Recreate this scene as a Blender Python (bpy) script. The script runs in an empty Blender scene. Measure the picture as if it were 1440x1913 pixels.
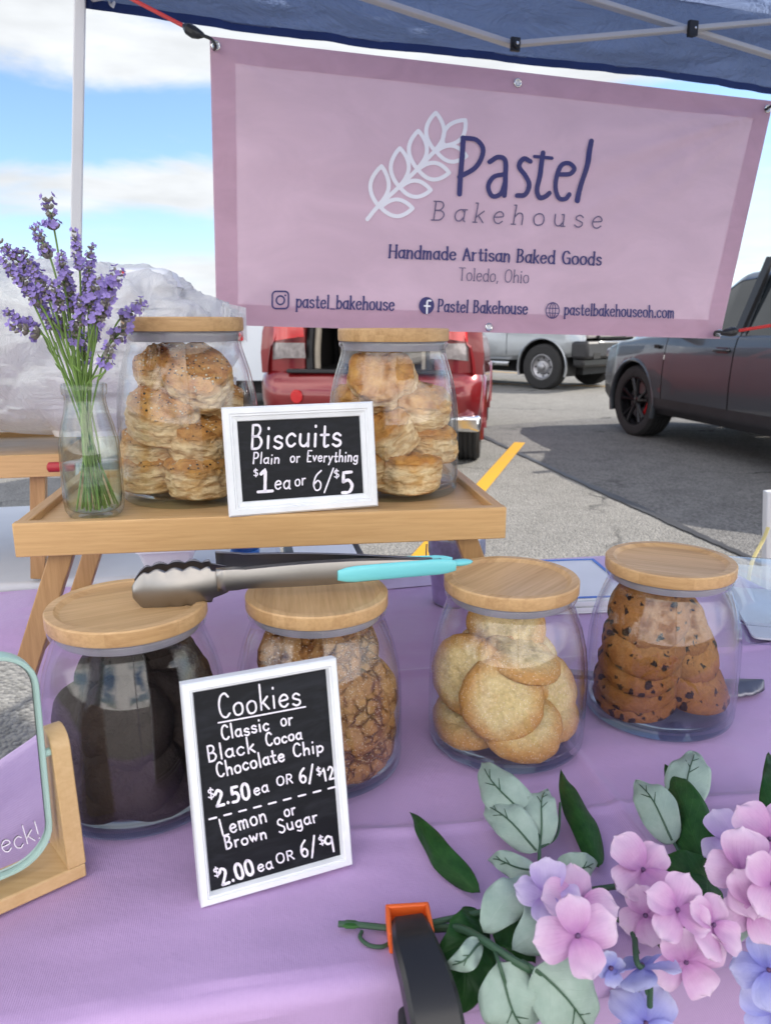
import bpy, bmesh, math, random
from mathutils import Vector, Matrix, Quaternion, noise as mn

S = bpy.context.scene
COL = S.collection
R = math.radians
# ------------------------------------------------------------------ camera, sky, sun, exposure
PITCH = R(13.9); FPX = 1437.0; CAMZ = 1.2
cam = bpy.data.cameras.new('camera'); camo = bpy.data.objects.new('camera', cam); COL.objects.link(camo)
camo.location = (0, 0, CAMZ); camo.rotation_euler = (math.pi/2 - PITCH, 0, 0)
cam.sensor_fit = 'VERTICAL'; cam.sensor_height = 36.0; cam.lens = FPX/1913*36.0
cam.clip_start = 0.02; cam.clip_end = 3000
S.camera = camo
cam.dof.use_dof = True; cam.dof.focus_distance = 0.93; cam.dof.aperture_fstop = 11.0

SUN_DIR = Vector((1.15, 0.30, 1.0)).normalized()
sun_el = math.asin(SUN_DIR.z); sun_az = math.atan2(SUN_DIR.x, SUN_DIR.y)
sl = bpy.data.lights.new('sun', 'SUN'); sl.energy = 3.0; sl.angle = R(0.5); sl.color = (1.0, 0.93, 0.82)
so = bpy.data.objects.new('sun', sl); COL.objects.link(so)
so.rotation_euler = SUN_DIR.to_track_quat('Z', 'Y').to_euler(); so.location = (6, 2, 8)

W = bpy.data.worlds.new("World"); S.world = W; W.use_nodes = True
nt = W.node_tree; nt.nodes.clear()
def wn(t, **k):
    n = nt.nodes.new(t)
    for a, b in k.items(): setattr(n, a, b)
    return n
def wl(a, b): nt.links.new(a, b)
out = wn('ShaderNodeOutputWorld'); bg = wn('ShaderNodeBackground'); bg.inputs[1].default_value = 0.10
sky = wn('ShaderNodeTexSky', sky_type='NISHITA'); sky.sun_disc = False
sky.sun_elevation = sun_el; sky.sun_rotation = sun_az; sky.air_density = 1.0; sky.dust_density = 0.6; sky.ozone_density = 2.0
tc = wn('ShaderNodeTexCoord')
sep = wn('ShaderNodeSeparateXYZ'); wl(tc.outputs['Generated'], sep.inputs[0])
# clouds: streaky noise in direction space, denser in bands of elevation
mp = wn('ShaderNodeMapping'); mp.inputs['Scale'].default_value = (2.2, 2.2, 9.0); mp.inputs['Location'].default_value = (1.3, .4, .15)
wl(tc.outputs['Generated'], mp.inputs[0])
n1 = wn('ShaderNodeTexNoise'); n1.inputs['Scale'].default_value = 1.6; n1.inputs['Detail'].default_value = 9; n1.inputs['Roughness'].default_value = .56
n1.inputs['Distortion'].default_value = .35
wl(mp.outputs[0], n1.inputs['Vector'])
band = wn('ShaderNodeValToRGB'); wl(sep.outputs['Z'], band.inputs[0])
cr = band.color_ramp
pts = [(0.0, .66), (0.05, .60), (0.085, .47), (0.115, .50), (0.135, .62), (0.165, .58), (0.19, .42), (0.235, .38), (0.262, .62), (0.30, .72), (0.5, .55), (1.0, .5)]
cr.elements[0].position = pts[0][0]; cr.elements[0].color = (pts[0][1],)*3+(1,)
cr.elements[1].position = 1.0; cr.elements[1].color = (pts[-1][1],)*3+(1,)
for p, v in pts[1:-1]:
    e = cr.elements.new(p); e.color = (v, v, v, 1)
add = wn('ShaderNodeMath', operation='ADD'); wl(n1.outputs[0], add.inputs[0]); wl(band.outputs[0], add.inputs[1])
mask = wn('ShaderNodeMapRange'); mask.inputs['From Min'].default_value = 0.96; mask.inputs['From Max'].default_value = 1.22
mask.interpolation_type = 'SMOOTHSTEP'
wl(add.outputs[0], mask.inputs['Value'])
# extra bright cloud added behind the photographer to light the shaded stall
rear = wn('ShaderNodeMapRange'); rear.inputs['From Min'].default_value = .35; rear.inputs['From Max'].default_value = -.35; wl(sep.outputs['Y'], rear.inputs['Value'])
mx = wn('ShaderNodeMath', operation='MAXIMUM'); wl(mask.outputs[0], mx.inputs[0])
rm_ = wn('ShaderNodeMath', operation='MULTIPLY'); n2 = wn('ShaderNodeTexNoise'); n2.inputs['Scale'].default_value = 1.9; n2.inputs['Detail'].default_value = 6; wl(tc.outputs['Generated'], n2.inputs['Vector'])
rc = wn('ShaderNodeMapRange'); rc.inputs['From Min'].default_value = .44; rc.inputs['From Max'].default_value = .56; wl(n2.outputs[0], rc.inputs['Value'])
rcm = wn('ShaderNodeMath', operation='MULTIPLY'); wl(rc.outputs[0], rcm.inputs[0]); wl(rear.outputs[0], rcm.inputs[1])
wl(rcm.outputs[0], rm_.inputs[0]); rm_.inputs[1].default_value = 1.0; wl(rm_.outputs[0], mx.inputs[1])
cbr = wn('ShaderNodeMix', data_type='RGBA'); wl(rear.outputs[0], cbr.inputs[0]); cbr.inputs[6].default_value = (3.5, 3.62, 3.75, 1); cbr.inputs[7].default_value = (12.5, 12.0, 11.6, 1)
n3 = wn('ShaderNodeTexNoise'); n3.inputs['Scale'].default_value = 4.0; n3.inputs['Detail'].default_value = 7; wl(mp.outputs[0], n3.inputs['Vector'])
cbv = wn('ShaderNodeMapRange'); cbv.inputs['From Min'].default_value = .3; cbv.inputs['From Max'].default_value = .7; cbv.inputs['To Min'].default_value = .97; cbv.inputs['To Max'].default_value = 1.22; wl(n3.outputs[0], cbv.inputs['Value'])
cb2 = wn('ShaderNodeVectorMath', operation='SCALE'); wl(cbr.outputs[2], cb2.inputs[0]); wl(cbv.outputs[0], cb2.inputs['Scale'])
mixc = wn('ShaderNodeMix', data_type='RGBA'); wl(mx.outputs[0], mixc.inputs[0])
skyc = wn('ShaderNodeMix', data_type='RGBA', blend_type='MULTIPLY'); skyc.inputs[0].default_value = 1.0
wl(sky.outputs[0], skyc.inputs[6]); skyc.inputs[7].default_value = (.80, .89, 1.0, 1)
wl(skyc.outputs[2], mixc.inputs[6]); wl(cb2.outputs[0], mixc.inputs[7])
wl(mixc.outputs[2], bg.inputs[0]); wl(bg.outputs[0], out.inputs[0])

S.view_settings.view_transform = 'Standard'; S.view_settings.look = 'None'
S.view_settings.exposure = 1.26; S.view_settings.gamma = 1.0
S.render.engine = 'CYCLES'
cy = S.cycles
cy.use_denoising = True; cy.max_bounces = 10; cy.diffuse_bounces = 3; cy.glossy_bounces = 4
cy.transmission_bounces = 6; cy.transparent_max_bounces = 40
cy.caustics_reflective = False; cy.caustics_refractive = False; cy.sample_clamp_indirect = 6.0

# ------------------------------------------------------------------ pixel -> world helpers (photo pixels, 1440 x 1913)
CO, SI = math.cos(PITCH), math.sin(PITCH)
def ray(px, py):
    a = (px-720)/FPX; b = -(py-956.5)/FPX
    return Vector((a, CO+SI*b, -SI+CO*b))
def PZ(px, py, z):
    d = ray(px, py); t = (z-CAMZ)/d.z; return Vector((d.x*t, d.y*t, z))
def PY(px, py, Y):
    d = ray(px, py); t = Y/d.y; return Vector((d.x*t, Y, CAMZ+d.z*t))
def PR(p):
    z = p[2]-CAMZ; fw = p[1]*CO-z*SI; up = p[1]*SI+z*CO
    return (720+FPX*p[0]/fw, 956.5-FPX*up/fw)

# ------------------------------------------------------------------ mesh helpers
class MB:
    def __init__(s): s.v = []; s.f = []; s.m = []; s.uv = {}
    def add(s, vs, fs, mi=0):
        o = len(s.v); s.v += [Vector(p) for p in vs]
        for f in fs: s.f.append([i+o for i in f]); s.m.append(mi)
        return s
    def box(s, c, d, mi=0, rot=None, taper=1.0):
        x, y, z = d[0]/2, d[1]/2, d[2]/2
        vs = [Vector((sx*x*(taper if sz > 0 else 1), sy*y*(taper if sz > 0 else 1), sz*z)) for sz in (-1, 1) for sy in (-1, 1) for sx in (-1, 1)]
        if rot is not None: vs = [rot @ p for p in vs]
        vs = [p+Vector(c) for p in vs]
        return s.add(vs, [(0,2,3,1), (4,5,7,6), (0,1,5,4), (2,6,7,3), (0,4,6,2), (1,3,7,5)], mi)
    def bar(s, a, b, w, h, mi=0, up=(0,0,1)):
        a, b = Vector(a), Vector(b); d = (b-a); L = d.length; d.normalize()
        u = Vector(up); sd = d.cross(u)
        if sd.length < 1e-4: sd = d.cross(Vector((1,0,0)))
        sd.normalize(); u = sd.cross(d)
        rot = Matrix((sd, d, u)).transposed()
        return s.box((a+b)/2, (w, L, h), mi, rot)
    def tube(s, path, r, n=8, mi=0, cap=True, flat=1.0, flatdir=None):
        path = [Vector(p) for p in path]; k = len(path)
        rs = r if isinstance(r, (list, tuple)) else [r]*k
        vs = []; fs = []; prev = None
        for i, p in enumerate(path):
            t = (path[min(i+1, k-1)]-path[max(i-1, 0)])
            if t.length < 1e-9: t = Vector((0,0,1))
            t.normalize()
            if prev is None:
                a = Vector(flatdir) if flatdir is not None else (Vector((0,0,1)) if abs(t.z) < .9 else Vector((1,0,0)))
            else: a = prev
            a = a-t*a.dot(t)
            if a.length < 1e-6: a = t.orthogonal()
            a.normalize(); prev = a; b = t.cross(a)
            for j in range(n):
                an = 2*math.pi*j/n
                vs.append(p+a*math.cos(an)*rs[i]*flat+b*math.sin(an)*rs[i])
        for i in range(k-1):
            for j in range(n):
                j2 = (j+1) % n; fs.append((i*n+j, i*n+j2, (i+1)*n+j2, (i+1)*n+j))
        if cap: fs.append(tuple(range(n))[::-1]); fs.append(tuple((k-1)*n+j for j in range(n)))
        return s.add(vs, fs, mi)
    def lathe(s, prof, n=48, c=(0,0,0), mi=0, fn=None):
        c = Vector(c); vs = []; fs = []
        idx = []
        for (r, z) in prof:
            if r < 1e-6: idx.append([len(vs)]); vs.append(c+Vector((0,0,z)))
            else:
                idx.append(list(range(len(vs), len(vs)+n)))
                for j in range(n):
                    a = 2*math.pi*j/n; vs.append(c+Vector((r*math.cos(a), r*math.sin(a), z)))
        for i in range(len(prof)-1):
            A, B = idx[i], idx[i+1]
            for j in range(n):
                j2 = (j+1) % n
                if len(A) == 1 and len(B) == 1: continue
                if len(A) == 1: fs.append((A[0], B[j2], B[j]))
                elif len(B) == 1: fs.append((A[j], A[j2], B[0]))
                else: fs.append((A[j], A[j2], B[j2], B[j]))
        if fn: vs = [fn(p) for p in vs]
        return s.add(vs, fs, mi)
    def grid(s, fn, nu, nv, mi=0, keep=None, flip=False):
        vs = [fn(i/nu, j/nv) for j in range(nv+1) for i in range(nu+1)]
        fs = []; o_ = len(s.v)
        for j in range(nv+1):
            for i in range(nu+1): s.uv[o_+j*(nu+1)+i] = (i/nu, j/nv)
        for j in range(nv):
            for i in range(nu):
                if keep and not keep((i+.5)/nu, (j+.5)/nv): continue
                q = (j*(nu+1)+i, j*(nu+1)+i+1, (j+1)*(nu+1)+i+1, (j+1)*(nu+1)+i)
                fs.append(q[::-1] if flip else q)
        return s.add(vs, fs, mi)

XF = {}
def tag(o, label=None, cat=None, group=None, kind=None):
    if label: o['label'] = label
    if cat: o['category'] = cat
    if group: o['group'] = group
    if kind: o['kind'] = kind
    return o
def thing(name, label, cat, loc=(0,0,0), rotz=0, group=None):
    o = bpy.data.objects.new(name, None); COL.objects.link(o); o.empty_display_size = .05
    o.location = loc; o.rotation_euler = (0, 0, rotz)
    XF[o.name] = Matrix.Translation(Vector(loc)) @ Matrix.Rotation(rotz, 4, 'Z')
    return tag(o, label, cat, group)
def obj(name, mb, mats, parent=None, smooth=35, world=False, bevel=0, solid=0, loc=None, rot=None, label=None):
    me = bpy.data.meshes.new(name)
    vs = mb.v
    if world and parent is not None:
        inv = XF[parent.name].inverted(); vs = [inv @ p for p in vs]
    me.from_pydata([tuple(p) for p in vs], [], mb.f)
    if not isinstance(mats, (list, tuple)): mats = [mats]
    for m in mats: me.materials.append(m)
    if len(mats) > 1: me.polygons.foreach_set('material_index', mb.m)
    if smooth:
        me.polygons.foreach_set('use_smooth', [True]*len(me.polygons))
        try: me.set_sharp_from_angle(angle=R(smooth))
        except Exception: pass
    if mb.uv:
        ul = me.uv_layers.new(name='UVMap'); li = [0]*len(me.loops); me.loops.foreach_get('vertex_index', li)
        ul.data.foreach_set('uv', [c for i in li for c in mb.uv.get(i, (0, 0))])
    me.update()
    o = bpy.data.objects.new(name, me); COL.objects.link(o)
    if parent is not None:
        o.parent = parent
        if parent.name in XF: XF[o.name] = XF[parent.name]
    if loc is not None: o.location = loc
    if rot is not None: o.rotation_euler = rot
    if solid:
        md = o.modifiers.new('thickness', 'SOLIDIFY'); md.thickness = solid; md.offset = 0
    if bevel:
        md = o.modifiers.new('bevel', 'BEVEL'); md.width = bevel; md.segments = 2; md.limit_method = 'ANGLE'
    if label: o['label'] = label
    return o
def fixn(o):
    bm = bmesh.new(); bm.from_mesh(o.data); bmesh.ops.recalc_face_normals(bm, faces=bm.faces); bm.to_mesh(o.data); bm.free(); return o
def cat_rom(pts, n=6, closed=False):
    P = [Vector(p) for p in pts]
    if closed: P = [P[-1]]+P+[P[0], P[1]]
    else: P = [P[0]*2-P[1]]+P+[P[-1]*2-P[-2]]
    o = []
    for i in range(1, len(P)-2):
        for k in range(n):
            t = k/n; a, b, c, d = P[i-1], P[i], P[i+1], P[i+2]
            o.append(.5*((2*b)+(c-a)*t+(2*a-5*b+4*c-d)*t*t+(3*b-a-3*c+d)*t**3))
    o.append(P[-2].copy())
    return o
def fbm(p, o=4): return mn.fractal(p, 1.0, 2.0, o)

# ------------------------------------------------------------------ material helpers
class NT:
    def __init__(s, name):
        s.m = bpy.data.materials.new(name); s.m.use_nodes = True; s.t = s.m.node_tree; s.t.nodes.clear()
        s.out = s.n('ShaderNodeOutputMaterial')
    def n(s, t, ins=None, **k):
        x = s.t.nodes.new(t)
        for a, b in k.items(): setattr(x, a, b)
        for a, b in (ins or {}).items(): s.set(x.inputs[a], b)
        return x
    def set(s, sock, v):
        if isinstance(v, bpy.types.NodeSocket): s.t.links.new(v, sock)
        else:
            if sock.type == 'RGBA' and len(v) == 3: v = (*v, 1)
            sock.default_value = v
    def mix(s, f, a, b, blend='MIX'):
        x = s.n('ShaderNodeMix', data_type='RGBA', blend_type=blend)
        s.set(x.inputs[0], f); s.set(x.inputs[6], a); s.set(x.inputs[7], b); return x.outputs[2]
    def math(s, op, a, b=0.0, clamp=False):
        x = s.n('ShaderNodeMath', operation=op, use_clamp=clamp); s.set(x.inputs[0], a); s.set(x.inputs[1], b); return x.outputs[0]
    def rng(s, v, a, b, c=0.0, d=1.0):
        return s.n('ShaderNodeMapRange', {'Value': v, 'From Min': a, 'From Max': b, 'To Min': c, 'To Max': d}).outputs[0]
    def co(s, scale=(1,1,1), kind='Object', loc=(0,0,0), rot=(0,0,0)):
        t = s.n('ShaderNodeTexCoord')
        return s.n('ShaderNodeMapping', {'Vector': t.outputs[kind], 'Scale': scale, 'Location': loc, 'Rotation': rot}).outputs[0]
    def noise(s, vec, scale, detail=4, rough=.55, dist=0):
        return s.n('ShaderNodeTexNoise', {'Vector': vec, 'Scale': scale, 'Detail': detail, 'Roughness': rough, 'Distortion': dist}).outputs[0]
    def voro(s, vec, scale, feature='F1', rnd=1.0):
        return s.n('ShaderNodeTexVoronoi', {'Vector': vec, 'Scale': scale, 'Randomness': rnd}, feature=feature)
    def bump(s, h, strength=.3, dist=.002, normal=None):
        i = {'Height': h, 'Strength': strength, 'Distance': dist}
        if normal is not None: i['Normal'] = normal
        return s.n('ShaderNodeBump', i).outputs[0]
    def bsdf(s, col, rough=.5, metal=0, spec=.5, normal=None, **k):
        i = {'Base Color': col, 'Roughness': rough, 'Metallic': metal, 'Specular IOR Level': spec}
        if normal is not None: i['Normal'] = normal
        for a, b in k.items(): i[a.replace('_', ' ')] = b
        return s.n('ShaderNodeBsdfPrincipled', i)
    def done(s, sh):
        s.t.links.new(sh.outputs[0] if hasattr(sh, 'outputs') else sh, s.out.inputs[0]); return s.m
def mul(c, k): return tuple(min(1, x*k) for x in c)
def plain(name, col, rough=.5, metal=0, spec=.5, var=.12, vs=8, bump=0, bs=60, bd=.001, coat=0):
    t = NT(name); v = t.co()
    c = t.mix(t.rng(t.noise(v, vs), .3, .7), mul(col, 1-var), mul(col, 1+var))
    nrm = t.bump(t.noise(v, bs), bump, bd) if bump else None
    k = {'Coat_Weight': coat, 'Coat_Roughness': .03} if coat else {}
    return t.done(t.bsdf(c, rough, metal, spec, nrm, **k))
def wood(name, base, dark, axis='X', strips=40, grain=1.0, rough=.42, kind='Object', sw=.28):
    """bamboo: glued strips along axis, each its own tone, with fine grain"""
    t = NT(name)
    sc = {'X': (3, 60, 60), 'Y': (60, 3, 60), 'Z': (60, 60, 3)}[axis]
    v = t.co(); sp = t.n('ShaderNodeSeparateXYZ', {'Vector': v})
    other = {'X': ('Y', 'Z'), 'Y': ('X', 'Z'), 'Z': ('X', 'Y')}[axis]
    a = t.math('FLOOR', t.math('MULTIPLY', sp.outputs[other[0]], strips))
    b = t.math('FLOOR', t.math('MULTIPLY', sp.outputs[other[1]], strips*.62))
    cv = t.n('ShaderNodeCombineXYZ', {'X': a, 'Y': b})
    wn_ = t.n('ShaderNodeTexWhiteNoise', {'Vector': cv.outputs[0]}, noise_dimensions='3D').outputs[0]
    g = t.noise(t.co(sc), 4.0*grain, 6, .65, .4)
    g2 = t.noise(t.co(tuple(x*.35 for x in sc)), 1.5, 3)
    f = t.math('ADD', t.math('MULTIPLY', t.rng(g, .3, .7), .55), t.math('ADD', t.math('MULTIPLY', wn_, sw), t.math('MULTIPLY', g2, .25)), True)
    col = t.mix(f, dark, base)
    return t.done(t.bsdf(col, t.rng(g, .3, .7, rough+.08, rough-.06), 0, .45, t.bump(g, .25, .0004)))
def glass(name, tint=(1,1,1), edge=(.36,.43,.51), rough=.0, edge_amt=.9, pw=4.0):
    """thin clear glass: lets light straight through, mirrors more at glancing angles"""
    t = NT(name)
    lw = t.n('ShaderNodeLayerWeight', {'Blend': .35})
    e = t.math('POWER', lw.outputs['Facing'], pw)
    tr = t.n('ShaderNodeBsdfTransparent', {'Color': t.mix(t.math('MULTIPLY', e, edge_amt), tint, edge)})
    gl = t.n('ShaderNodeBsdfGlossy', {'Roughness': rough, 'Color': (1,1,1,1)})
    lf = t.n('ShaderNodeLayerWeight', {'Blend': .5})
    fr = t.math('ADD', .035, t.math('MULTIPLY', t.math('POWER', lf.outputs['Facing'], 4.5), .9), True)
    return t.done(t.n('ShaderNodeMixShader', {0: fr, 1: tr.outputs[0], 2: gl.outputs[0]}))

# ------------------------------------------------------------------ materials
M = {}
M['bamboo_x'] = wood('bamboo_x', (.70,.45,.21), (.47,.265,.10), 'X', 55)
M['bamboo_y'] = wood('bamboo_y', (.66,.41,.19), (.43,.235,.09), 'Y', 55)
M['bamboo_z'] = wood('bamboo_z', (.56,.34,.15), (.34,.18,.07), 'Z', 55)
M['bamboo_lid'] = wood('bamboo_lid', (.64,.41,.20), (.38,.21,.08), 'X', 90, 1.0, .42, 'Object', .42)
M['oak'] = wood('pale_oak', (.66,.46,.24), (.50,.31,.13), 'X', 12, .7)
M['glass'] = glass('jar_glass')
M['base_glass'] = glass('jar_base_glass', (.70,.80,.84), (.18,.30,.38), 0, .9)
M['bottle_glass'] = glass('bottle_glass', (.965,.985,.975), (.10,.17,.16), 0, 1.0, 2.6)
M['water'] = glass('water', (.90,.95,.92), (.30,.40,.36), 0, .8, 3.0)
M['clear_plastic'] = glass('clear_plastic', (.93,.95,.97), (.7,.75,.8), .08, .5)
M['seal'] = plain('seal', (.30,.29,.33), .35)
M['white_frame'] = plain('white_frame', (.80,.82,.84), .45, var=.06, vs=30, bump=.25, bs=90, bd=.0006)
M['chalk'] = plain('chalk_marker', (.84,.80,.88), .7, var=.08, vs=300)
M['white_metal'] = plain('white_metal', (.62,.62,.63), .4, var=.05)
M['black_plastic'] = plain('black_plastic', (.012,.012,.014), .38, var=.2)
M['black_soft'] = plain('black_satin', (.02,.02,.023), .5)
M['orange'] = plain('orange_pad', (.78,.13,.02), .5)
M['mint'] = plain('mint_frame', (.40,.58,.52), .35, var=.05)
M['teal'] = plain('teal_grip', (.18,.62,.66), .35, var=.05)
M['steel'] = plain('steel', (.33,.31,.29), .36, 1.0, var=.06, vs=25)
M['steel_dark'] = plain('dark_steel', (.16,.16,.19), .34, .9, var=.1)
M['mirror'] = plain('mirror_glass', (.86,.88,.90), .015, 1.0, var=.01)
M['red_cord'] = plain('red_cord', (.60,.035,.03), .6, bump=.5, bs=600)
M['white_plastic'] = plain('white_plastic', (.80,.81,.83), .4, var=.04)
M['white_top'] = plain('white_table_top', (.60,.61,.64), .45, var=.05, bump=.15, bs=300)
M['blue_plastic'] = plain('blue_plastic', (.03,.16,.50), .35)
M['paper'] = plain('paper', (.74,.76,.80), .7, var=.04)
M['paper_blue'] = plain('paper_blue', (.10,.22,.62), .7)
M['navy_ink'] = plain('navy_ink', (.045,.04,.16), .6, var=.04)
M['grey_ink'] = plain('grey_ink', (.14,.11,.20), .6, var=.04)
M['white_ink'] = plain('white_ink', (.90,.88,.92), .6, var=.03)
M['grommet'] = plain('grommet', (.7,.7,.7), .25, 1.0)
M['stem_green'] = plain('stem_green', (.035,.085,.045), .5)
M['stem_lav'] = plain('lavender_stem_green', (.16,.27,.06), .5, var=.35, vs=40)
M['tire'] = plain('tire', (.018,.018,.019), .75, bump=.4, bs=60, bd=.004)
M['dark_gap'] = plain('dark_gap', (.006,.006,.007), .7)
M['car_glass'] = plain('car_glass', (.012,.016,.02), .03, 0, .9, var=.05)
M['rim_black'] = plain('rim_black', (.02,.02,.024), .25, .6)
M['rim_steel'] = plain('rim_steel', (.36,.36,.38), .35, .8)
M['chrome'] = plain('chrome', (.75,.75,.76), .1, 1.0)
M['red_lens'] = plain('red_lens', (.55,.015,.02), .08, 0, .7, coat=.5)
M['clear_lens'] = plain('clear_lens', (.30,.27,.27), .08, .3, .7, var=.3, vs=25)
M['beige_trim'] = plain('beige_trim', (.42,.37,.30), .7)
M['yellow_paint'] = None

def carpaint(n, c, metal=.5, rough=.28, coat=.9):
    t = NT(n); v = t.co()
    fl = t.noise(v, 900, 2)
    col = t.mix(t.rng(fl, .3, .7), mul(c, .82), mul(c, 1.18))
    return t.done(t.bsdf(col, rough, metal, .5, None, Coat_Weight=coat, Coat_Roughness=.02))
M['paint_grey'] = carpaint('paint_dark_grey', (.060,.068,.080), .25, .3, .65)
M['paint_silver'] = carpaint('paint_silver', (.34,.36,.38), .6)
M['paint_red'] = carpaint('paint_red', (.20,.010,.013), .3)
M['paint_white'] = carpaint('paint_white', (.62,.66,.72), .1)
M['paint_black'] = carpaint('paint_black', (.015,.016,.02), .2)

# cloth: lilac polyester with a fine rib
t = NT('lilac_cloth'); v = t.co()
rib = t.n('ShaderNodeTexWave', {'Vector': t.co(rot=(0,0,R(-10.5))), 'Scale': 190.0, 'Distortion': .6, 'Detail': 1}, wave_type='BANDS', bands_direction='X').outputs[1]
big = t.noise(v, 7, 4)
c = t.mix(t.rng(big, .35, .65), (.475,.315,.555), (.50,.335,.58))
hh = t.math('ADD', t.math('MULTIPLY', rib, .010), t.math('ADD', t.math('MULTIPLY', t.noise(t.co((1,1.7,1), rot=(0,0,R(-20))), 5.5, 2, .4, .3), 1.0), t.math('MULTIPLY', t.noise(v, 45, 3), .10)))
M['cloth'] = t.done(t.bsdf(c, .50, 0, .35, t.bump(hh, .9, .012), Sheen_Weight=.25, Sheen_Roughness=.4, Sheen_Tint=(.9,.85,1,1)))

def fabric(name, col, transl, rough=.55, wrinkle=.3, ws=9, alpha_tr=.5):
    t = NT(name); v = t.co()
    nz = t.noise(t.co((1,1,2.2)), ws, 6, .6, .8)
    c = t.mix(t.rng(nz, .3, .7), mul(col, .9), mul(col, 1.1))
    nrm = t.bump(nz, wrinkle, .07 if wrinkle > .5 else .02)
    p = t.bsdf(c, rough, 0, .3, nrm)
    tl = t.n('ShaderNodeBsdfTranslucent', {'Color': transl, 'Normal': nrm})
    return t.done(t.n('ShaderNodeMixShader', {0: alpha_tr, 1: p.outputs[0], 2: tl.outputs[0]}))
M['banner'] = fabric('banner_vinyl', (.80,.57,.65), (.82,.54,.64), .5, .05, 5, .34)
M['hem'] = fabric('banner_hem', (.72,.50,.60), (.74,.50,.60), .5, .08, 9, .40)
M['canopy'] = fabric('canopy_blue', (.19,.235,.37), (.25,.32,.50), .6, 1.0, 4.2, .5)
M['canopy_edge'] = plain('canopy_edge_band', (.01,.035,.16), .6)

# plastic bag: thin crinkled white film
def bagfilm(name, base, fac):
    t = NT(name)
    nz = t.noise(t.co((1,1,.7)), 15, 7, .66, 2.6); nrm = t.bump(nz, .6, .016)
    lw = t.n('ShaderNodeLayerWeight', {'Blend': .45, 'Normal': nrm})
    f1 = t.math('ADD', base, t.math('MULTIPLY', lw.outputs['Facing'], fac), True)
    W_ = (.98,.98,.98)
    df = t.n('ShaderNodeMixShader', {0: .5, 1: t.n('ShaderNodeBsdfDiffuse', {'Color': W_, 'Normal': nrm}).outputs[0], 2: t.n('ShaderNodeBsdfTranslucent', {'Color': W_, 'Normal': nrm}).outputs[0]})
    a1 = t.n('ShaderNodeMixShader', {0: f1, 1: t.n('ShaderNodeBsdfTransparent', {'Color': (.99,.99,.99)}).outputs[0], 2: df.outputs[0]})
    return t.done(t.n('ShaderNodeMixShader', {0: .14, 1: a1.outputs[0], 2: t.n('ShaderNodeBsdfGlossy', {'Roughness': .13, 'Normal': nrm}).outputs[0]}))
M['bag'] = bagfilm('bag_film_clear', .52, .38)
M['bag_white'] = bagfilm('bag_film_white', .80, .2)

# chalkboard with faint wiped smears
t = NT('chalkboard'); v = t.co()
sm = t.noise(t.co((1,1,3)), 22, 5, .6, 1.0)
c = t.mix(t.rng(sm, .45, .8), (.006,.007,.010), (.022,.024,.031))
M['board'] = t.done(t.bsdf(c, t.rng(sm, .3, .7, .40, .6), 0, .22))

# ground
def asphalt(name, lo, hi, agg=55):
    t = NT(name); v = t.co()
    vo = t.voro(v, agg); sp = t.n('ShaderNodeTexWhiteNoise', {'Vector': vo.outputs['Position']}).outputs[0]
    big = t.noise(v, .35, 6, .6, .5); mid = t.noise(v, 4.5, 5, .6)
    f = t.math('ADD', t.math('MULTIPLY', sp, .55), t.math('ADD', t.math('MULTIPLY', t.rng(big, .3, .7), .25), t.math('MULTIPLY', t.rng(mid, .3, .7), .25)), True)
    c = t.mix(f, lo, hi)
    # hairline cracks
    wv = t.n('ShaderNodeVectorMath', {0: v, 1: t.n('ShaderNodeVectorMath', {0: t.n('ShaderNodeTexNoise', {'Vector': v, 'Scale': 1.7, 'Detail': 5}).outputs['Color'], 'Scale': .9}, operation='SCALE').outputs[0]}, operation='ADD').outputs[0]
    cr = t.n('ShaderNodeTexVoronoi', {'Vector': wv, 'Scale': .42}, feature='DISTANCE_TO_EDGE').outputs[0]
    k = t.math('MULTIPLY', t.rng(cr, .002, .012, 1, 0), t.rng(t.noise(v, .8, 3), .48, .6))
    c = t.mix(k, c, (.03,.03,.032))
    hgt = t.math('SUBTRACT', t.math('MULTIPLY', vo.outputs['Distance'], -1), t.math('MULTIPLY', k, .8))
    return t.done(t.bsdf(c, .9, 0, .25, t.bump(hgt, .8, .010)))
M['asphalt'] = asphalt('asphalt_worn', (.11,.107,.10), (.285,.277,.26), 85)
M['asphalt_dark'] = asphalt('asphalt_patch', (.06,.059,.059), (.22,.215,.21), 70)
M['sealer'] = plain('crack_sealer', (.035,.035,.038), .5, var=.3, vs=5)
t = NT('yellow_paint'); v = t.co()
wr = t.noise(v, 9, 7, .7); wr2 = t.noise(v, 60, 3)
k = t.rng(t.math('ADD', wr, t.math('MULTIPLY', wr2, .35)), .78, .88)
M['yellow_paint'] = t.done(t.bsdf(t.mix(k, (.50,.27,.02), (.22,.19,.13)), .75, 0, .3))

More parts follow.
